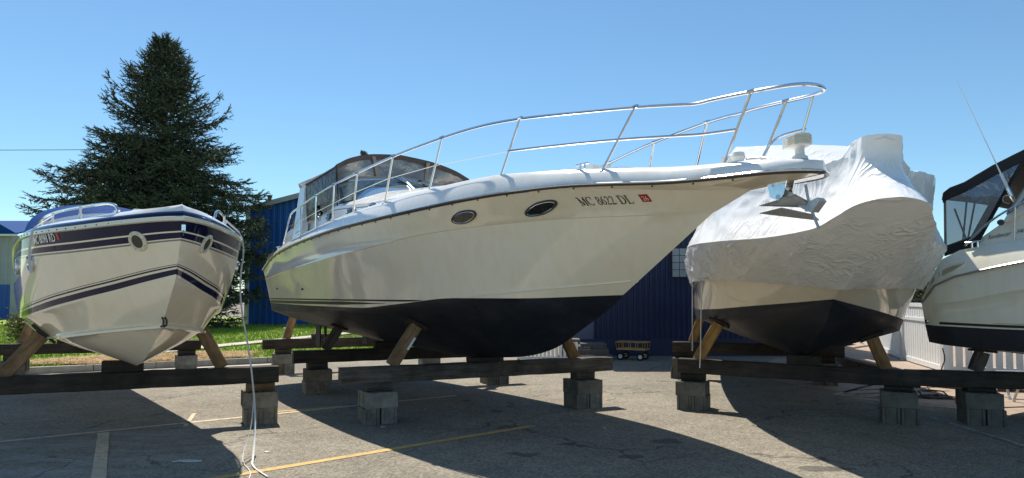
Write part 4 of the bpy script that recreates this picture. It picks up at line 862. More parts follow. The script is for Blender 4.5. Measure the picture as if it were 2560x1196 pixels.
m = MB(); both(m, [e0, e1, e2, e3, e4]+[[a.lerp(b, f)+V((0, 0, (b.z-a.z)*(math.sin(f*math.pi/2)-f))) for a, b in zip(e4, e9)] for f in (.2, .45, .7, 1)], [1, 2, 0, 0, 0, 0, 0, 0]); weld(m.build('deck', ['gel_deck', 'gel_navy', 'gel_blue'], LB))
for side in (1, -1):
    for s, z, r, kind in ((1.90, 1.945, .088, 'bezel'), (.42, 1.80, .10, 'steel'), (-.35, 1.79, .10, 'steel')):
        M = frame_on(LV, s, z, side); m = MB()
        if kind == 'bezel': m.lathe([(r, 0), (r, .008), (r*.92, .014), (r*.66, .016), (r*.62, .004)], 30, M)
        else: m.lathe([(r*.78, 0), (r*.80, .02), (r*.72, .024), (r*.66, .01)], 30, M)
        o = m.build('porthole', kind, LB)
        m = MB(); m.fan([M @ V((r*.64*math.cos(t), r*.64*math.sin(t), .007)) for t in [2*math.pi*i/28 for i in range(28)]]); m.build('porthole_lens', 'lens_net' if kind == 'bezel' else 'lens', o, smooth=0)
        if kind == 'bezel':
            m = MB()
            for t in range(8): m.lathe([(0, .018), (.004, .018), (.005, .014)], 6, M @ Matrix.Translation((r*.82*math.cos(t*.785), r*.82*math.sin(t*.785), 0)))
            m.build('bezel_screw', 'gel_grey', o)['kind'] = 'stuff'
ft = font_mesh('MC 8098 RD', 0, .015)
letter(LV, ft, .60, 1.968, 1.03, 1.975, .072, 1, 'registration_number', 'letter_white', LB, lean=-.12)
letter(LV, ft, 1.03, 1.975, .60, 1.968, .072, -1, 'registration_number', 'letter_white', LB, lean=.12)
q = [onhull(LV, s, z, 1, .003)[0] for s, z in ((1.055, 1.982), (1.09, 1.984), (1.08, 2.048), (1.045, 2.046))]; MB().fan(q).build('licence_sticker', 'red', LB, smooth=0)
m = MB(); m.box((2.275, 0, 2.04), (.025, .03, .05)); m.tube([(2.29, 0, 2.02), (2.30, 0, 2.0), (2.27, 0, 1.98)], .006, 6); m.build('stem_fitting', 'steel', LB)
M = Matrix.Translation((1.60, 0, 1.285)); m = MB(); m.tube([(1.585, -.012, 1.31), (1.645, -.012, 1.29), (1.65, -.012, 1.25), (1.55, -.012, 1.23)], .009, 8); m.tube([(1.585, .012, 1.31), (1.645, .012, 1.29), (1.65, .012, 1.25), (1.55, .012, 1.23)], .009, 8); m.build('tow_eye', 'mesh_dark', LB)
for side in (1, -1):
    f = lambda s: max(.05, lbS(s)*.82)
    dz = lambda s: lzS(s)+.14
    P_ = [V((s, -side*f(s), dz(s)+h)) for s, h in ((1.70, -.02), (1.64, .055), (1.3, .07), (.7, .075), (0, .08), (-.8, .085), (-1.3, .08), (-1.45, -.02))]
    m = MB(); m.tube(smoothp(P_, 2), .0125, 8); br = m.build('bow_rail', 'steel', LB)
    for s in (1.15, .5, -.2, -.9):
        p = V((s, -side*f(s), dz(s))); m = MB(); m.tube([p-V((0, 0, .03)), p+V((0, 0, .075))], .010, 8); m.tube([p-V((.03, 0, .0)), p+V((.03, 0, .0))], .016, 8); m.build('rail_foot', 'plastic_white', br)
# windshield, deck gear and blue cockpit cover
m = MB(); fr2 = [i/12 for i in range(13)]; rows_ = []
for i in range(15):
    f = i/14; s = -1.2-4.9*f; r = []
    for k in range(25):
        a = math.pi*k/24; T = .90; hh = (.16+.36*min(1, f*7))*(1-.25*f); t = T*math.cos(a); z = lzS(s)+.10+hh*math.sin(a)**.7*(1+.10*math.cos(a)); r.append(V((s, -t, z+.02*noise.noise(V((s*2, t*3, 0))))))
    rows_.append(r)
m.grid(rows_); m.fan(rows_[0]); m.fan(rows_[-1]); m.build('cockpit_cover', 'canvas_blue', LB)
m = MB(); wbr = [V((-.95-.35*(1-math.cos(a)), -.80*math.sin(a), lcr(-.95)+.02-.16*math.sin(a)**2)) for a in np.linspace(-1.4, 1.4, 21)]; wtp = [p+V((-.2, 0, .085)) for p in wbr]
m.grid([wbr, wtp]); m.build('windshield', 'window_glass', LB); m = MB(); m.tube(wtp, .016, 6); m.tube(wbr, .014, 6); m.build('windshield_frame', 'plastic_white', LB)
m = MB(); m.box((.55, .1, lcr(.55)+.012), (.5, .46, .05)); m.build('deck_hatch', 'gel_deck', LB, smooth=0)
for s, t in ((1.5, 0), (.95, .32), (.95, -.32)):
    p = V((s, t, lcr(s)+.0-.25*t*t)); m = MB(); m.tube([p+V((-.09, 0, .035)), p+V((.09, 0, .035))], .012, 6); m.tube([p+V((-.03, 0, -.02)), p+V((-.03, 0, .035))], .011, 6); m.tube([p+V((.03, 0, -.02)), p+V((.03, 0, .035))], .011, 6); m.build('cleat', 'steel', LB)
def lw_(s, t, z): return LB.matrix_basis @ V((s, -t, z))
bpy.context.view_layer.update()
def ribbon(name, pts, w, m, label, cat):
    P = smoothp([V(p) for p in pts], 2); a = [p+V((-w/2, 0, 0)) for p in P]; b = [p+V((w/2, 0, 0)) for p in P]; c = [p+V((0, -.006, 0)) for p in P]
    return tag(MB().grid([a, c, b]).build(name, m, loc=P[0]), label, cat)
p0 = lw_(.75, .78, lzS(.75)+.16); p1 = lw_(.86, .905, lzS(.86)+.05); p2 = lw_(.85, .935, lzS(.85)-.0); p3 = lw_(.80, .95, 1.86); p4 = lw_(.79, .93, 1.70)
ribbon('loose_strap', [p0, p1, p2, p3, p4], .024, 'rope', 'white strap dangling over the starboard side of the striped boat', 'strap')
ra = lw_(.95, -.66, lzS(.95)+.2); rb_ = lw_(.98, -.86, lzS(.98)+.02)
rope_pts = [ra, rb_, V((-2.72, 6.95, 1.55)), V((-2.58, 6.93, .9)), V((-2.53, 6.92, .5))]
cord('mooring_rope', rope_pts, .0085, 'rope', 'white rope hanging from the striped boat down to the asphalt', 'rope')
for k, pts in enumerate(([(-2.53, 6.92, .5), (-2.47, 6.8, .25), (-2.36, 6.45, .02), (-2.28, 6.2, .012), (-2.02, 5.85, .012)], [(-2.535, 6.92, .5), (-2.49, 6.75, .22), (-2.46, 6.4, .012), (-2.2, 6.0, .012), (-2.1, 5.6, .012)])):
    ribbon('frayed_strap', pts, .020 if k == 0 else .009, 'rope', ('wide' if k == 0 else 'thin')+' frayed white strap end trailing from the rope onto the asphalt', 'strap')

# ================================================================== SHRINK-WRAPPED BOAT
WB = boat_root('wrapped_boat', 'boat sealed in white shrink wrap with black bottom, right of the middle cruiser', (3.68, 8.68), (-.24, -.97), R_(-2.9))
_c = math.cos(R_(2.9)); WB.location = (3.68-.075*.97, 8.68+.075*.24, 0)
w0 = -6.8
wbG = tab([(-6.8, 1.34), (-3, 1.5), (-.8, 1.49), (.3, 1.36), (1.1, 1.14), (2.2, .72), (2.9, .46), (3.3, .34), (3.55, .26), (3.7, .12), (3.74, 0)])
wzG = tab([(-6.8, 1.95), (-3, 2.07), (-.8, 2.10), (1.1, 2.06), (2.2, 2.03), (2.9, 2.05), (3.3, 2.12), (3.74, 2.22)])
wbk = tab([(-6.8, 1.24), (-3, 1.38), (-1, 1.37), (0, 1.23), (.7, .93), (1.3, .52), (1.95, 0)]); wzk = tab([(-6.8, 1.62), (-1, 1.63), (.5, 1.635), (1.3, 1.60), (1.95, 1.56)])
wbP = tab([(-6.8, 1.2), (-3, 1.33), (-1, 1.3), (-.2, 1.1), (.57, .69), (1.15, .27), (1.48, 0)]); wzP = tab([(-6.8, 1.22), (-1, 1.245), (-.2, 1.275), (.57, 1.35), (1.15, 1.42), (1.48, 1.467)])
wbC = tab([(-6.8, 1.17), (-3, 1.3), (-1, 1.26), (-.2, 1.05), (.57, .64), (1.15, .24), (1.48, 0)]); wzC = tab([(-6.8, 1.08), (-1, 1.10), (-.2, 1.15), (.57, 1.26), (1.15, 1.37), (1.48, 1.46)])
wzK = tab([(-6.8, .85), (-3, .72), (-.8, .70), (-.1, .76), (.42, .935), (1.16, 1.245), (1.4, 1.41), (1.48, 1.465)])
K = line(zero, wzK, w0, 1.48); C = line(wbC, wzC, w0, 1.48); P = line(wbP, wzP, w0, 1.48); SK = line(wbk, wzk, w0, 1.95); 
m = MB(); both(m, lerp_rows(K, C, [i/8 for i in range(9)], .05)[:-1]+lerp_rows(C, P, [0, .5, 1])); weld(m.build('hull_bottom', 'bottom_paint', WB))
SKu = [V((p.x+.03*min(1, max(0, p.x+1)), p.y*.985, p.z+.08)) for p in SK]
m = MB(); both(m, lerp_rows(P, SKu, [0, .33, .66, 1])); weld(m.build('hull_side', 'gel_white', WB))
m = MB(); e = [L[0] for L in (K, C, P, SKu)]; m.fan(e+[V((p.x, -p.y, p.z)) for p in e[::-1]][:-1]); m.build('transom', 'gel_white', WB, smooth=0)
# the wrap itself
nW = 150; W5 = [1-(1-i/(nW-1))**1.35 for i in range(nW)]
wbR = tab([(-6.8, 1.15), (-3, 1.36), (-1, 1.36), (0, 1.31), (1, 1.03), (2.0, .55), (2.6, .34), (2.9, .21), (3.05, .165), (3.16, .15), (3.22, .09), (3.25, 0)])
wzR = tab([(-6.8, 2.5), (-3, 2.85), (-1, 2.98), (0, 2.88), (1, 2.83), (2.0, 2.72), (2.5, 2.65), (2.8, 2.66), (2.95, 2.75), (3.05, 2.79), (3.25, 2.79)])
wzT = tab([(-6.8, 2.7), (-4, 3.35), (-2.2, 3.62), (-1.5, 3.68), (-1.1, 3.62), (-.5, 3.32), (.4, 3.02), (1.2, 2.90), (2.0, 2.78), (2.5, 2.68), (2.8, 2.69), (2.95, 2.775), (3.05, 2.80), (3.25, 2.79)])
G = line(wbG, wzG, w0, 3.74, ws=W5); Sk = line(lambda s: wbk(s)+.012*min(1, wbk(s)*6), wzk, w0, 1.965, ws=W5); Rr = line(wbR, wzR, w0, 3.25, ws=W5)
Tq = [V((p.x, p.y*(.62 if p.x < 1.5 else .62+.2*min(1, (p.x-1.5))), wzT(p.x)-.04)) for p in Rr]; Tc = [V((p.x, 0, wzT(p.x))) for p in Rr]
def sag(a, b, fr, k, kz): 
    out_ = []
    for f in fr:
        r = []
        for p, q in zip(a, b):
            x = p.lerp(q, f); g_ = math.sin(math.pi*f); x.y *= 1-k*g_; x.x -= .22*g_*max(0, min(1, (p.x-1.6)/1.5)); x.z -= kz*g_*max(0, min(1, (p.x-.5)/2)); r.append(x)
        out_.append(r)
    return out_
rows_ = lerp_rows(Sk, G, [i/16 for i in range(17)], .02)[:-1]+sag(G, Rr, [i/22 for i in range(23)], .07, .0)[:-1]+sag(Rr, Tq, [i/10 for i in range(11)], .02, .0)[:-1]+lerp_rows(Tq, Tc, [i/8 for i in range(9)])
def crinkle(p):
    q = V((p.x*2.2+.5*p.z, p.y*2.2, p.z*2.6)); d = noise.noise(q*.9)*.022
    w = noise.noise(V((p.x*1.1, p.y*1.1, p.z*1.1))+V((5, 2, 1)))
    rg = 1-abs(noise.noise(V((p.x*6+w*3, p.y*6, p.z*3.2+w*4)))); d += .024*rg**7*(1.2 if p.z < 2.1 else .75)
    rg2 = 1-abs(noise.noise(V((p.x*13+w*2, p.y*13, p.z*7)))); d += .007*rg2**4*max(0, w+.3)
    return d
rws = []
for ri, r in enumerate(rows_):
    k = 1. if 2 < ri < 15 else (.25 if ri in (15, 16, 17) else 1.)
    if ri > len(rows_)-9: k = .5
    rws.append([V((p.x, p.y-(1 if p.y <= 0 else -1)*crinkle(p)*k*min(1, abs(p.y)*6), p.z+(crinkle(p)*.6*k if ri > 30 else 0)+(0 if ri else .012*noise.noise(V((p.x*7, p.y*7, 0)))))) for p in r])
m = MB(); m.grid(rws)
mr = [[V((p.x, -(q.y-(1 if q.y <= 0 else -1)*crinkle(V((q.x, -q.y+3, q.z)))*.9*min(1, abs(q.y)*6)), p.z)) for p, q in zip(r, q_)] for r, q_ in zip(rws, rows_)]
mr[-1] = [V((p.x, p.y, p.z)) for p in rws[-1]]
m.grid(mr, flip=True); m.fan([r[0] for r in rws]+[r[0] for r in mr[::-1]]); wrp = weld(m.build('shrink_wrap', 'shrink_film', WB))
bpy.context.view_layer.update()
def ww(s, t, z): return WB.matrix_basis @ V((s, -t, z))
m = MB(); pb = [V((p.x, p.y-.012, p.z+.03)) for p in Sk]; m.tube(pb[60:], .008, 5); m.tube([V((p.x, -p.y, p.z)) for p in pb[60:]], .008, 5); m.build('perimeter_band', 'rope', WB)
a = ww(-.9, 1.40, 1.66)
cord('wrap_string', [a, a+V((-.01, -.02, -.5)), a+V((-.015, -.03, -.9)), a+V((-.02, -.03, -1.0))], .008, 'rope', 'white string hanging farther left from the shrink wrap skirt', 'string')
a = ww(-.05, 1.28, 1.64)
cord('wrap_string', [a, a+V((-.03, -.02, -.4)), a+V((-.05, -.05, -.95)), a+V((-.07, -.08, -1.12))], .007, 'rope', 'white string hanging in front of the near left prop of the wrapped boat', 'string')

# ================================================================== RIGHT BOAT
RB = boat_root('canvas_cruiser', 'cream white cruiser with black canvas enclosure, stern toward us at right edge', (4.93+.8216*1.5, 8.55+.57*1.5), (.57, -.8216))
r9 = 9.2
rb = tab([(0, 1.36), (.06, 1.44), (.25, 1.5), (4, 1.52), (6, 1.25), (7.6, .75), (8.6, .3), (r9, 0)]); rbl = lambda s: rb(s)*(1-.10*min(1, max(0, s-4)/4))
rzS = tab([(0, 1.415), (.12, 1.53), (.3, 1.675), (.66, 1.775), (1.08, 1.86), (3, 2.1), (6, 2.3), (r9, 2.35)])
rzN = tab([(0, 1.405), (.2, 1.41), (.4, 1.425), (1.07, 1.565), (3, 1.75), (6, 1.95), (8.7, 2.1)])
rzB = tab([(0, 1.145), (1, 1.125), (4, 1.15), (7.6, 1.35)]); rzC = tab([(0, .935), (.4, .90), (1.0, .88), (4, .95), (7.6, 1.3)]); rzK = tab([(0, .80), (1, .74), (5, .72), (6.5, .95), (7.6, 1.28)])
Sx = line(rb, rzS, 0, r9); Nx = line(lambda s: rb(s)-.035*min(1, s*4), rzN, 0, 8.8); Bx = line(lambda s: rbl(s)-.07-.03*min(1, s*2), rzB, .0, 7.7); Cx = line(lambda s: rbl(s)-.14, rzC, .03, 7.7); Kx = line(zero, rzK, .03, 7.7)
m = MB(); both(m, [Kx]+lerp_rows(Kx, Cx, [.3, .7, 1])+[Bx]); weld(m.build('hull_bottom', 'bottom_paint', RB))
Nin = [V((p.x+.004, p.y+.03*min(1, p.x*4), p.z-.035)) for p in Nx]; Sin = [V((p.x, p.y+.03*min(1, p.x*4), p.z-.035*min(1, p.x*5))) for p in Sx]
m = MB(); both(m, lerp_rows(Bx, Nin, [0, .3, .6, 1])); both(m, [Nin, Nx]); both(m, lerp_rows(Nx, Sin, [0, .5, 1])); both(m, [Sin, Sx]); rhs = weld(m.build('hull_side', 'gel_right', RB))
for z0, w, mt in ((.018, .03, 'letter_black'), (.056, .008, 'orange_steel')):
    for side in (1, -1):
        MB().grid([[V((p.x+.04, side*(abs(p.y)+.006), p.z+z0)) for p in Bx], [V((p.x+.04, side*(abs(p.y)+.006), p.z+z0+w)) for p in Bx]]).build('boot_stripe', mt, RB, smooth=0)
# upper side moulding: stern curve, window recess, superstructure
rzG = tab([(0, 1.49), (.03, 1.6), (.1, 1.79), (.2, 1.905), (.30, 2.0), (.56, 2.06), (1.1, 2.13), (3, 2.35), (6, 2.55), (r9, 2.5)])
rbG = lambda s: max(0, rb(s)-.05-.10*min(1, max(0, rzG(s)-1.5)/.5)*min(1, s*3+.3))
Gx = [V((p.x, -rbG(p.x), rzG(p.x))) for p in Sx]; G1 = [p.lerp(q, .35)+V((0, -.015, 0)) for p, q in zip(Sx, Gx)]; G2 = [p.lerp(q, .8)+V((0, -.02, 0)) for p, q in zip(Sx, Gx)]
Gc = [V((p.x, 0, p.z+.12*min(1, p.x))) for p in Gx]
m = MB(); both(m, [Sx, G1, G2, Gx]+lerp_rows(Gx, Gc, [.1, .4, 1])); rup = weld(m.build('deck', 'gel_right', RB))
m = MB(); e = [L[0] for L in (Kx, Cx, Bx, Nx, Sx, Gx)]; m.fan(e+[V((p.x, -p.y, p.z)) for p in e[::-1]]); m.build('transom', 'gel_right', RB, smooth=0)
m = MB(); rlx = [p+V((0, -.006, 0)) for p in Sx]; m.tube(rlx, .014, 6); m.tube([V((p.x, -p.y, p.z)) for p in rlx], .014, 6); m.build('rub_rail', 'gel_grey', RB)
# superstructure: side wall rising forward of the cockpit, arch
bSu = lambda s: rbG(s)-.06
zSu = tab([(.5, 2.08), (.62, 2.16), (.85, 2.33), (1.15, 2.52), (1.6, 2.66), (3.6, 2.8), (5.0, 2.72), (7.0, 2.5)])
su = np.linspace(.5, 7.0, 48); q0 = [V((s, -bSu(s)-.02, rzG(s)-.02)) for s in su]; q1 = [V((s, -bSu(s)+.05*min(1, (zSu(s)-rzG(s))*3), zSu(s))) for s in su]; q2 = [V((s, -bSu(s)+.22, zSu(s)+.02)) for s in su]; q3 = [V((s, 0, zSu(s)+.12)) for s in su]
m = MB(); both(m, lerp_rows(q0, q1, [0, .5, 1])+[q2, q3]); rsu = weld(m.build('superstructure', 'gel_right', RB))
RV = hull_bvh(rhs, rup, rsu)
for side in (1, -1):
    m = MB(); m.prism([(.86, -side*1.33, 2.30), (1.22, -side*1.33, 2.50), (1.52, -side*1.22, 3.12), (1.32, -side*1.22, 3.14)], (0, side*.09, 0)); m.build('arch_leg', 'gel_right', RB, smooth=0)
    M = [V((.93, -side*1.345, 2.42)), V((1.05, -side*1.345, 2.49)), V((1.22, -side*1.30, 2.80)), V((1.16, -side*1.30, 2.80))]
    m = MB(); m.tube(smoothp(M+[M[0]], 1), .009, 6); m.build('arch_inlay', 'gel_grey', RB)
    # recessed engine-room window: two cream panels in a kidney rim
    rim = [onhull(RV, s, z, side, .006)[0] for s, z in ((.10, 1.62), (.16, 1.73), (.30, 1.83), (.48, 1.885), (.56, 1.895), (.53, 1.85), (.42, 1.765), (.26, 1.695), (.14, 1.625))]
    m = MB(); m.tube(smoothp(rim+[rim[0]], 2), .010, 6); vr = m.build('side_window', 'gel_right', RB)
    for pl in (((.125, 1.64), (.17, 1.72), (.25, 1.785), (.265, 1.735), (.2, 1.68)), ((.285, 1.80), (.40, 1.848), (.52, 1.872), (.42, 1.80), (.29, 1.735))):
        m = MB(); m.fan([onhull(RV, s, z, side, .004)[0] for s, z in pl]); m.build('window_panel', 'panel_tan', vr, smooth=0)
    # black canvas: roof edge, clear curtain, hem
    y = -side*1.30
    TL, BL, TRr, BR = V((.27, y, 2.70)), V((.26, y, 1.98)), V((1.12, y, 3.10)), V((.56, y, 2.06))
    cr = [[V(BL).lerp(BR, u).lerp(V(TL).lerp(TRr, u), v)+V((0, -side*.03*math.sin(math.pi*v), 0)) for u in [i/10 for i in range(11)]] for v in [.16+.84*i/10 for i in range(11)]]
    m = MB(); m.grid(cr); m.build('clear_curtain', 'clear_vinyl', RB)
    hm = [[V(BL).lerp(BR, u).lerp(V(TL).lerp(TRr, u), v)+V((0, -side*.008, 0)) for u in [i/10 for i in range(11)]] for v in (0, .08, .17)]
    m = MB(); m.grid(hm); m.build('curtain_hem', 'canvas_black', RB)
    m = MB(); m.grid([[BR.lerp(TRr, f)+V((-.09, -side*.01, 0)) for f in fr], [BR.lerp(TRr, f)+V((.04, -side*.01, 0)) for f in fr]]); m.grid([[BL.lerp(TL, f)+V((-.012, -side*.008, 0)) for f in fr], [BL.lerp(TL, f)+V((.018, -side*.008, 0)) for f in fr]]); m.build('curtain_edge', 'canvas_black', RB)
    m = MB()
    for u in (.28, .42): m.tube([V(BL).lerp(BR, u+.25).lerp(V(TL).lerp(TRr, u), v)+V((0, side*.05, 0)) for v in (.15, .5, 1)], .011, 6)
    m.tube([V(BL).lerp(BR, .1).lerp(V(TL).lerp(TRr, .1), .75)+V((0, side*.08, 0)), V(BL).lerp(BR, .75)+V((0, side*.08, .05))], .011, 6); m.build('canvas_frame', 'mesh_dark', RB)
    pth = [V((.50, -side*1.36, 2.09)), V((.58, -side*1.37, 2.17)), V((.72, -side*1.38, 2.31)), V((.95, -side*1.38, 2.47)), V((1.3, -side*1.38, 2.60)), V((3.0, -side*1.38, 2.80)), V((6.0, -side*1.15, 3.05)), V((8.8, -side*.3, 3.1))]
    m = MB(); m.tube(smoothp(pth, 2), .012, 8); gr = m.build('side_rail', 'steel', RB)
    for s, z in ((1.03, 2.51), (2.2, 2.71), (4, 2.88)): m = MB(); m.tube([(s-.03, -side*1.36, rzG(s)), (s, -side*1.38, z)], .011, 8); m.build('stanchion', 'steel', gr)
    p = V((.62, -side*1.40, 2.09)); m = MB(); m.tube([p+V((-.10, 0, .03)), p+V((.10, 0, .045))], .011, 6); m.tube([p+V((-.03, 0, -.03)), p+V((-.03, 0, .035))], .011, 6); m.tube([p+V((.03, 0, -.03)), p+V((.03, 0, .038))], .011, 6); m.build('cleat', 'steel', RB)
    p, n = onhull(RV, .52, 1.62, side); m = MB(); m.tube([p, p+n*.06+V((0, 0, -.005))], .010, 8); m.build('drain_spout', 'plastic_white', RB)
    p, n = onhull(RV, .045, 1.2, side) 
    if p:
        for k in (0, .06): m = MB(); m.lathe([(0, .012), (.022, .012), (.026, 0)], 12, Matrix.Translation(p+V((k, 0, -.01))) @ n.to_track_quat('Z', 'Y').to_matrix().to_4x4()); m.build('thru_hull', 'steel', RB)
    letter(RV, font_mesh('Sundancer', .35), *((.715, 2.150, .955, 2.185) if side == 1 else (.955, 2.185, .715, 2.15)), .046, side, 'model_script', 'letter_black', RB, .010)
    letter(RV, font_mesh('340', .35), *((1.0, 2.195, 1.09, 2.21) if side == 1 else (1.09, 2.21, 1.0, 2.195)), .042, side, 'model_script', 'letter_black', RB, .010)
sk_ = [[V((s, t, z+.03*(1-(t/1.32)**2))) for t in np.linspace(-1.33, 1.33, 17)] for s, z in ((.255, 2.66), (.27, 2.74), (.34, 2.785), (.5, 2.83), (.62, 2.90), (.8, 2.985), (1.0, 3.075), (1.3, 3.19), (1.6, 3.27), (2.2, 3.35))]
m = MB(); m.grid(sk_); o = m.build('canvas_top', 'canvas_black', RB); o.modifiers.new('t', 'SOLIDIFY').thickness = .01
m = MB(); m.grid([[V((.27+(s-.27), -1.335, z)) for s, z in ((.255, 2.66), (.27, 2.75), (.34, 2.80), (.5, 2.845), (.8, 3.0), (1.3, 3.205), (2.2, 3.35))], [V((s, -1.32, z)) for s, z in ((.255, 2.62), (.28, 2.65), (.34, 2.68), (.5, 2.73), (.8, 2.88), (1.3, 3.09), (2.2, 3.25))]]); m.build('canvas_valance', 'canvas_black', RB)
m = MB(); m.grid([[V((1.15, t, 2.62)) for t in np.linspace(-1.3, 1.3, 9)], [V((1.5, t, 3.15)) for t in np.linspace(-1.25, 1.25, 9)]]); m.build('front_curtain', 'clear_vinyl', RB)
sg_ = [V((1.14, -1.36, 2.50)), V((1.9, -1.34, 2.66)), V((2.2, -1.22, 3.1)), V((1.46, -1.25, 3.08))]; m = MB(); m.fan(sg_); m.build('side_glass', 'lens', RB, smooth=0)
m = MB(); m.tube(sg_+[sg_[0]], .025, 6); m.build('side_glass_trim', 'canvas_black', RB)
ab = V((1.0, -1.40, 2.62)); at = V((.50, -1.46, 4.05)); m = MB(); m.tube([ab, ab.lerp(at, .18)], .016, 8); m.tube([ab.lerp(at, .18), ab.lerp(at, .3), at], [.010, .006, .003], 6); an_ = m.build('antenna', 'plastic_white', RB)
m = MB(); m.tube([ab+V((0, .09, -.05)), ab, ab.lerp(at, .06)], .022, 8); m.tube(smoothp([ab, ab+V((-.07, -.01, .01)), ab+V((-.09, 0, -.06)), ab+V((-.02, 0, -.09))], 2), .004, 5); m.build('antenna_mount', 'steel', an_)
m = MB(); m.lathe([(0, .03), (.03, .028), (.036, 0)], 12, Matrix.Translation((.88, -1.37, 2.33)) @ Matrix.Rotation(R_(90), 4, 'X')); m.build('deck_light', 'rail_black', RB)

# ================================================================== TIMBER CRADLES
def cinder_mesh():
    L, W, Hh, t = .385, .19, .185, .033; q = MB()
    for sy in (-1, 1): q.box((0, sy*(W-t)/2, Hh/2), (L, t, Hh))
    for sx, th in ((-1, t), (0, t), (1, t)): q.box((sx*(L/2-.014-th/2), 0, Hh/2), (th, W-2*t, Hh))
    return q
CM = {}
for mt in ('concrete', 'concrete_tan', 'concrete_dark'):
    o = cinder_mesh().build('block', mt, smooth=0); bm = bmesh.new(); bm.from_mesh(o.data); bmesh.ops.bevel(bm, geom=[e for e in bm.edges if e.calc_length() > .15], offset=.006, segments=1, affect='EDGES', profile=.5)
    for v in bm.verts: v.co += V((noise.noise(v.co*30), noise.noise(v.co*30+V((9, 0, 0))), 0))*.002
    bm.to_mesh(o.data); bm.free(); CM[mt] = o.data; bpy.data.objects.remove(o)
def timber_mesh(L, w, h, seg=None, rough=.004, seed=0):
    seg = seg or max(4, int(L/.12)); q = MB(); rows_ = []; c = .012
    sec = [(-w/2+c, -h/2), (w/2-c, -h/2), (w/2, -h/2+c), (w/2, h/2-c), (w/2-c, h/2), (-w/2+c, h/2), (-w/2, h/2-c), (-w/2, -h/2+c)]
    for i in range(seg+1):
        x = -L/2+L*i/seg; r = []
        for k, (a, b) in enumerate(sec+[sec[0]]):
            k = k % 8; j = noise.noise(V((x*3+seed, k*1.7, seed)))*rough*1.5+noise.noise(V((x*12, k*3.1, seed+5)))*rough; r.append(V((x, a+j*(1 if a > 0 else -1), b+j*(1 if b > 0 else -1))))
        rows_.append(r)
    q.grid(rows_, flip=False); q.fan([p for p in rows_[0][:-1]][::-1]); q.fan(rows_[-1][:-1]); return q
def place(o, p, q, up=V((0, 0, 1))):
    """stand an object built along local x between points p and q"""
    x = (V(q)-V(p)).normalized(); y = up.cross(x).normalized(); z = x.cross(y); M = Matrix((x, y, z)).transposed().to_4x4(); M.translation = (V(p)+V(q))/2; o.matrix_world = M; return o
SEED = [0]
def timber(name, p, q, w, h, mt, label, cat, parent=None, up=V((0, 0, 1))):
    SEED[0] += 1; L = (V(q)-V(p)).length; o = timber_mesh(L, w, h, seed=SEED[0]).build(name, mt, smooth=40)
    place(o, p, q, up)
    if label: tag(o, label, cat)
    return o
ZB = .47
def stack(cx, cy, ang, where, top=ZB, mt='concrete', woodm='timber_grey', wl=.30, up=2):
    h = .185
    for c in range(2):
        for k, sd_ in enumerate((-1, 1)):
            o = bpy.data.objects.new('concrete_block', CM[mt] if random.random() < .8 or mt == 'concrete_dark' else CM['concrete' if mt != 'concrete' else 'concrete_tan']); COL.objects.link(o)
            a = ang+(math.pi/2 if c == 0 else 0)+random.uniform(-.04, .04); d = V((-math.sin(a), math.cos(a), 0))*sd_*.098
            o.location = (cx+d.x+random.uniform(-.012, .012), cy+d.y+random.uniform(-.012, .012), c*h+.001); o.rotation_euler = (0, 0, a)
            rel = ('left' if d.x < 0 else 'right') if c == 0 else ('front' if d.y < 0 else 'rear')
            tag(o, f'{"lower" if c == 0 else "upper"} {rel} concrete block of the stack at {where}', 'concrete block', 'concrete blocks holding up the cradle beams')
    hh = top-2*h-.002
    a = ang+random.uniform(-.2, .2); d = V((math.cos(a), math.sin(a), 0))*wl/2; c = V((cx, cy, 2*h+.001+hh/2))
    o = timber('wood_block', c-d, c+d, .15, hh, woodm, f'short wood block on the stack at {where}', 'wood block'); o['group'] = 'wood blocks on the concrete stacks'
def beam(A, B, e0, e1, label, mt='timber_dark', z=ZB, w=.19, z2=None):
    A = V((A[0], A[1], z+.095)); B = V((B[0], B[1], (z2 if z2 is not None else z)+.095)); d = (B-A).normalized()
    o = timber('cradle_beam', A-d*e0, B+d*e1, w, .188, mt, label, 'timber beam'); o['group'] = 'timber cradle beams'; return A, B
def prop(boat, bvh, A, B, kb, kt, label, mt, w=.09, d=.145, maxz=None):
    """leaning post from the beam up to the hull bottom, with a pad"""
    b = A.lerp(B, kb); b = V((b.x, b.y, b.z+.097)); t = A.lerp(B, kt); M = boat.matrix_basis.inverted(); up = (boat.matrix_basis.to_3x3() @ V((0, 0, 1)))
    o = M @ V((t.x, t.y, .2)); h = bvh.ray_cast(o, V((0, 0, 1)))
    hp = boat.matrix_basis @ h[0] if h[0] is not None else V((t.x, t.y, 1.2)); n = (boat.matrix_basis.to_3x3() @ h[1]) if h[0] is not None else V((0, 0, 1))
    if n.z > 0: n = -n
    top = hp+n*.03; ax = (B-A).normalized()
    r = root('hull_prop', label, 'timber prop', b, group='timber props leaning on the hulls')
    q = timber_mesh((top-b).length, w, d, seed=random.random()*50).build('post', mt, smooth=40); place(q, b-b, top-b, up=ax); q.parent = r
    x = (ax-n*ax.dot(n)).normalized(); pd = timber_mesh(.26, .17, .03, seg=3).build('pad', 'timber_dark', smooth=40); place(pd, (hp+n*.016-x*.13)-b, (hp+n*.016+x*.13)-b, up=n); pd.parent = r; return r
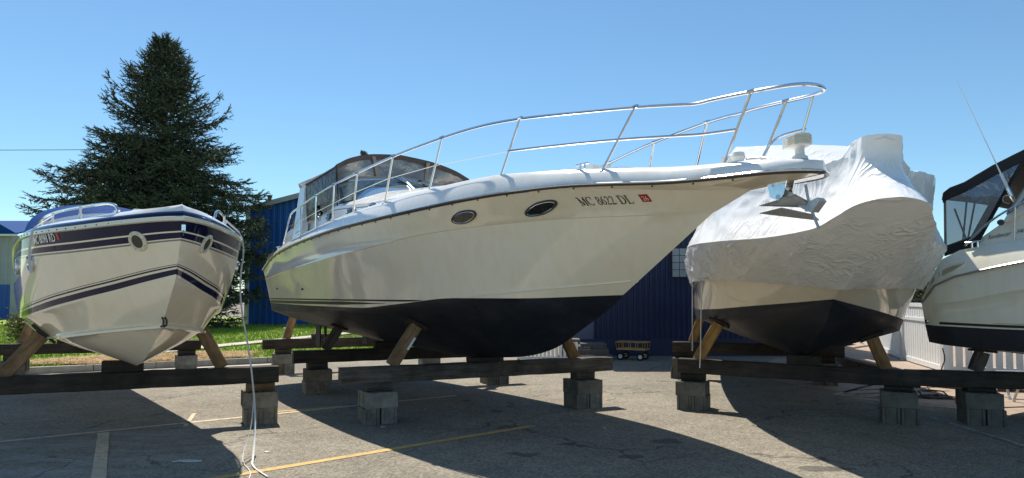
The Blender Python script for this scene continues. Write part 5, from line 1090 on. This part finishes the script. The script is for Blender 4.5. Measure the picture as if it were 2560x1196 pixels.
def keel_block(boat, bvh, A, B, label, k0=.5):
    M = boat.matrix_basis.inverted(); best = None
    for i in range(81):
        k = .25+.5*i/80; p = A.lerp(B, k); q = M @ p
        if best is None or abs(q.y) < best[0]: best = (abs(q.y), k)
    p = A.lerp(B, best[1]); h = bvh.ray_cast(M @ V((p.x, p.y, .2))+V((0, .01, 0)), V((0, 0, 1))); top = (boat.matrix_basis @ h[0]).z if h[0] is not None else .75
    hh = max(.05, top-(p.z+.096)); d = (B-A).normalized()*.2; c = V((p.x, p.y, p.z+.096+hh/2))
    o = timber('keel_block', c-d, c+d, .17, hh, 'timber_dark', label, 'wood block'); o['group'] = 'keel blocks on the cradle beams'
bpy.context.view_layer.update()
BM = hull_bvh(hb)
BLv = hull_bvh(lhb)
BWv = hull_bvh([c for c in WB.children if c.name.startswith('hull_bottom')][0]); BRv = hull_bvh([c for c in RB.children if c.name.startswith('hull_bottom')][0])
def cradle(boat, bvh, A, B, e0, e1, props, nm, bn, stacks=(1, 1), mts=('concrete', 'concrete'), pm='timber_tan', bmt='timber_dark', z=ZB, keel=True, woodm='timber_grey', z2=None):
    A3, B3 = beam(A, B, e0, e1, f'dark weathered timber beam, {bn} of the cradle under the {nm}', bmt, z, z2=z2)
    ang = math.atan2(B[1]-A[1], B[0]-A[0])
    for i, (P_, sn) in enumerate(((A, 'left'), (B, 'right'))):
        if stacks[i]: stack(P_[0], P_[1], ang, f'{sn} end of the {bn} beam, {nm}', (z2 if (i and z2 is not None) else z), mts[i], woodm)
    for kb, kt, sn, pmx in props: prop(boat, bvh, A3, B3, kb, kt, f'{sn} timber prop on the {bn} beam of the {nm}', pmx)
    if keel: keel_block(boat, bvh, A3, B3, f'wood keel block on the {bn} beam under the {nm}')
cradle(MBt, BM, (-1.6, 8.4), (.96, 9.58), .45, .42, ((.058, .172, 'tan left', 'timber_weathered'), (.955, .84, 'tan right', 'timber_tan')), 'middle cruiser', 'front', bmt='timber_grey')
cradle(MBt, BM, (-3.02, 10.9), (-.31, 12.1), .36, .45, ((.041, .114, 'dark left', 'timber_grey'), (.96, .88, 'dark right', 'timber_grey')), 'middle cruiser', 'middle', mts=('concrete_tan', 'concrete'))
cradle(MBt, BM, (-4.46, 13.7), (-1.76, 14.9), .38, .45, ((.02, .07, 'brown left', 'timber_weathered'), (.97, .9, 'brown right', 'timber_weathered')), 'middle cruiser', 'rear')
cradle(LB, BLv, (-5.85, 7.13), (-3.0, 8.4), .35, .2, ((.18, .30, 'wide brown left', 'timber_weathered'), (.865, .782, 'brown right', 'timber_weathered')), 'striped boat', 'front', mts=('concrete', 'concrete_tan'), woodm='timber_tan')
cradle(LB, BLv, (-8.7, 12.3), (-6.2, 13.4), .4, .25, ((.04, .10, 'brown left', 'timber_weathered'),), 'striped boat', 'rear')
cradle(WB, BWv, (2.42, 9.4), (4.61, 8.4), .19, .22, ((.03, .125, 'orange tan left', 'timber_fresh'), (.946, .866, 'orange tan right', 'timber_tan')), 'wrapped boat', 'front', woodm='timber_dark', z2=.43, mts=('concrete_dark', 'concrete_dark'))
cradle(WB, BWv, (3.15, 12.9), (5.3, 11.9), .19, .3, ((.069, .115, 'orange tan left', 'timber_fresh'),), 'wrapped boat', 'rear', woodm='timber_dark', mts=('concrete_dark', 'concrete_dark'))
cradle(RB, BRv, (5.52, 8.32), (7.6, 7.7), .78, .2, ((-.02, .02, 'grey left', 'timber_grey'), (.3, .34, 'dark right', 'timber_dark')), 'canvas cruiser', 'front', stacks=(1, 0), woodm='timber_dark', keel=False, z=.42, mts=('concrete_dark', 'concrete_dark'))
# white plastic sleeve on the near prop of the middle cruiser
pr = [o for o in bpy.data.objects if o.name.startswith('hull_prop')][0]; ps = [c for c in pr.children if c.name.startswith('post')][0]
q = timber_mesh(.17, .03, .004, seg=4, rough=.0).build('plastic_label', 'vinyl_white', smooth=0); q.parent = pr; q.matrix_local = ps.matrix_local @ Matrix.Translation((.06, .062, .048))
# leaning jack post behind the stern
tag(MB().tube([(-5.55, 16.6, .1), (-5.35, 16.75, .75)], .03, 8).box((-5.36, 16.7, .72), (.14, .12, .04)).build('jack_post', 'galv', loc=(-5.55, 16.6, .1)), 'thin grey jack post leaning on the lawn behind the middle cruiser', 'jack stand')
# sawhorses, cables and small litter at the right
def sawhorse(x, y, rz, label):
    r = root('sawhorse', label, 'sawhorse', (x, y, 0), rz, 'metal sawhorses under the canvas cruiser'); m = MB(); m.box((0, 0, .37), (.9, .06, .05)); m.build('top_bar', 'galv', r, smooth=0)
    for sx in (-.38, .38):
        for sy in (-1, 1):
            m = MB(); m.tube([(sx*.92, sy*.02, .36), (sx, sy*.2, .03)], .017, 8); lg = m.build('leg', 'galv', r); m = MB(); m.tube([(sx, sy*.2, .0), (sx, sy*.197, .06)], .023, 8); m.build('foot', 'plastic_white', lg)
        m = MB(); m.tube([(sx, -.11, .2), (sx, .11, .2)], .010, 6); m.tube([(sx*.95, 0, .3), (sx*.4, 0, .36)], .010, 6); m.build('brace', 'galv', r)
sawhorse(6.75, 9.7, R_(10), 'nearer grey metal sawhorse beneath the canvas cruiser'); sawhorse(7.6, 10.35, R_(-8), 'farther grey metal sawhorse beneath the canvas cruiser')
pts = []
for i in range(90): a = i*.42; pts.append((6.12+(.17+.05*math.sin(i*.9))*math.cos(a)+.002*i, 10.35+(.13+.05*math.cos(i*.7))*math.sin(a), .015+.02*abs(math.sin(i*1.3))+(.07 if 30 < i < 38 else 0)))
pts += [(6.5, 10.2, .012), (6.7, 10.15, .012), (6.8, 10.3, .012)]
cord('cable_coil', pts, .011, 'cable_black', 'tangled black cable coil on the ground by the tan paving', 'cable', 6, 1)
pts = [(6.52, 11.2, .25), (6.5, 11.0, .02), (6.45, 10.5, .014)]+[(6.45+.12*math.cos(i*.7)+.02*i*.3, 10.2+.07*math.sin(i*.9), .014+.008*(i % 2)) for i in range(14)]
cord('extension_cord', pts, .010, 'cable_yellow', 'yellow extension cord lying on the ground beside the black cable', 'cord', 6, 2)
cord('hanging_cord', [(5.28, 8.62, .86), (5.3, 8.6, .72), (5.26, 8.62, .62), (5.24, 8.6, .5)], .007, 'cable_black', 'short dark cord hanging under the stern of the canvas cruiser', 'cord')
for k, (x, y, s, lab) in enumerate(((-2.35, 6.78, .05, 'small white paper scrap beside the frayed strap'), (-1.47, 8.05, .05, 'white scrap at the foot of the front left block stack'), (1.05, 8.0, .035, 'tiny white scrap on shaded asphalt right of the yellow line'), (-1.15, 9.3, .03, 'tiny white scrap behind the front left block stack'), (.75, 8.9, .03, 'tiny white scrap near the front right block stack'))):
    q = MB(); q.grid([[(-s/2+s*i/4, -s*.3+s*.2*j, .006+.012*abs(noise.noise(V((i*1.3+k, j*1.1, k))))) for i in range(5)] for j in range(4)]); o = q.build('paper_scrap', 'vinyl_white', smooth=0); o.location = (x, y, 0); tag(o, lab, 'litter', 'white paper scraps on the asphalt')
q = MB().tube(smoothp([V((-3.05, 6.35, .012)), V((-2.95, 6.42, .014)), V((-2.75, 6.38, .012)), V((-2.95, 6.35, .012)), V((-3.02, 6.42, .012))], 2), .008, 5)
tag(q.build('rope_scrap', 'rope', loc=(-3.0, 6.38, 0)), 'short curl of white rope on shaded asphalt below the striped boat', 'rope')

# loose grit on the asphalt
gv, gf = [], []
for k in range(2600):
    x = random.uniform(-5, 6); y = 5+7*random.random()**1.3; r = random.uniform(.003, .009); o_ = len(gv)
    gv += [(x+r*math.cos(a+k), y+r*math.sin(a+k), .001) for a in (0, 2.1, 4.2)]+[(x+random.uniform(-.3, .3)*r, y, r*.9)]; gf += [(o_, o_+1, o_+3), (o_+1, o_+2, o_+3), (o_+2, o_, o_+3)]
tag(MB().add(gv, gf).build('loose_grit', 'kerb', smooth=0), 'loose pale grit scattered over the asphalt', 'grit', kind='stuff')
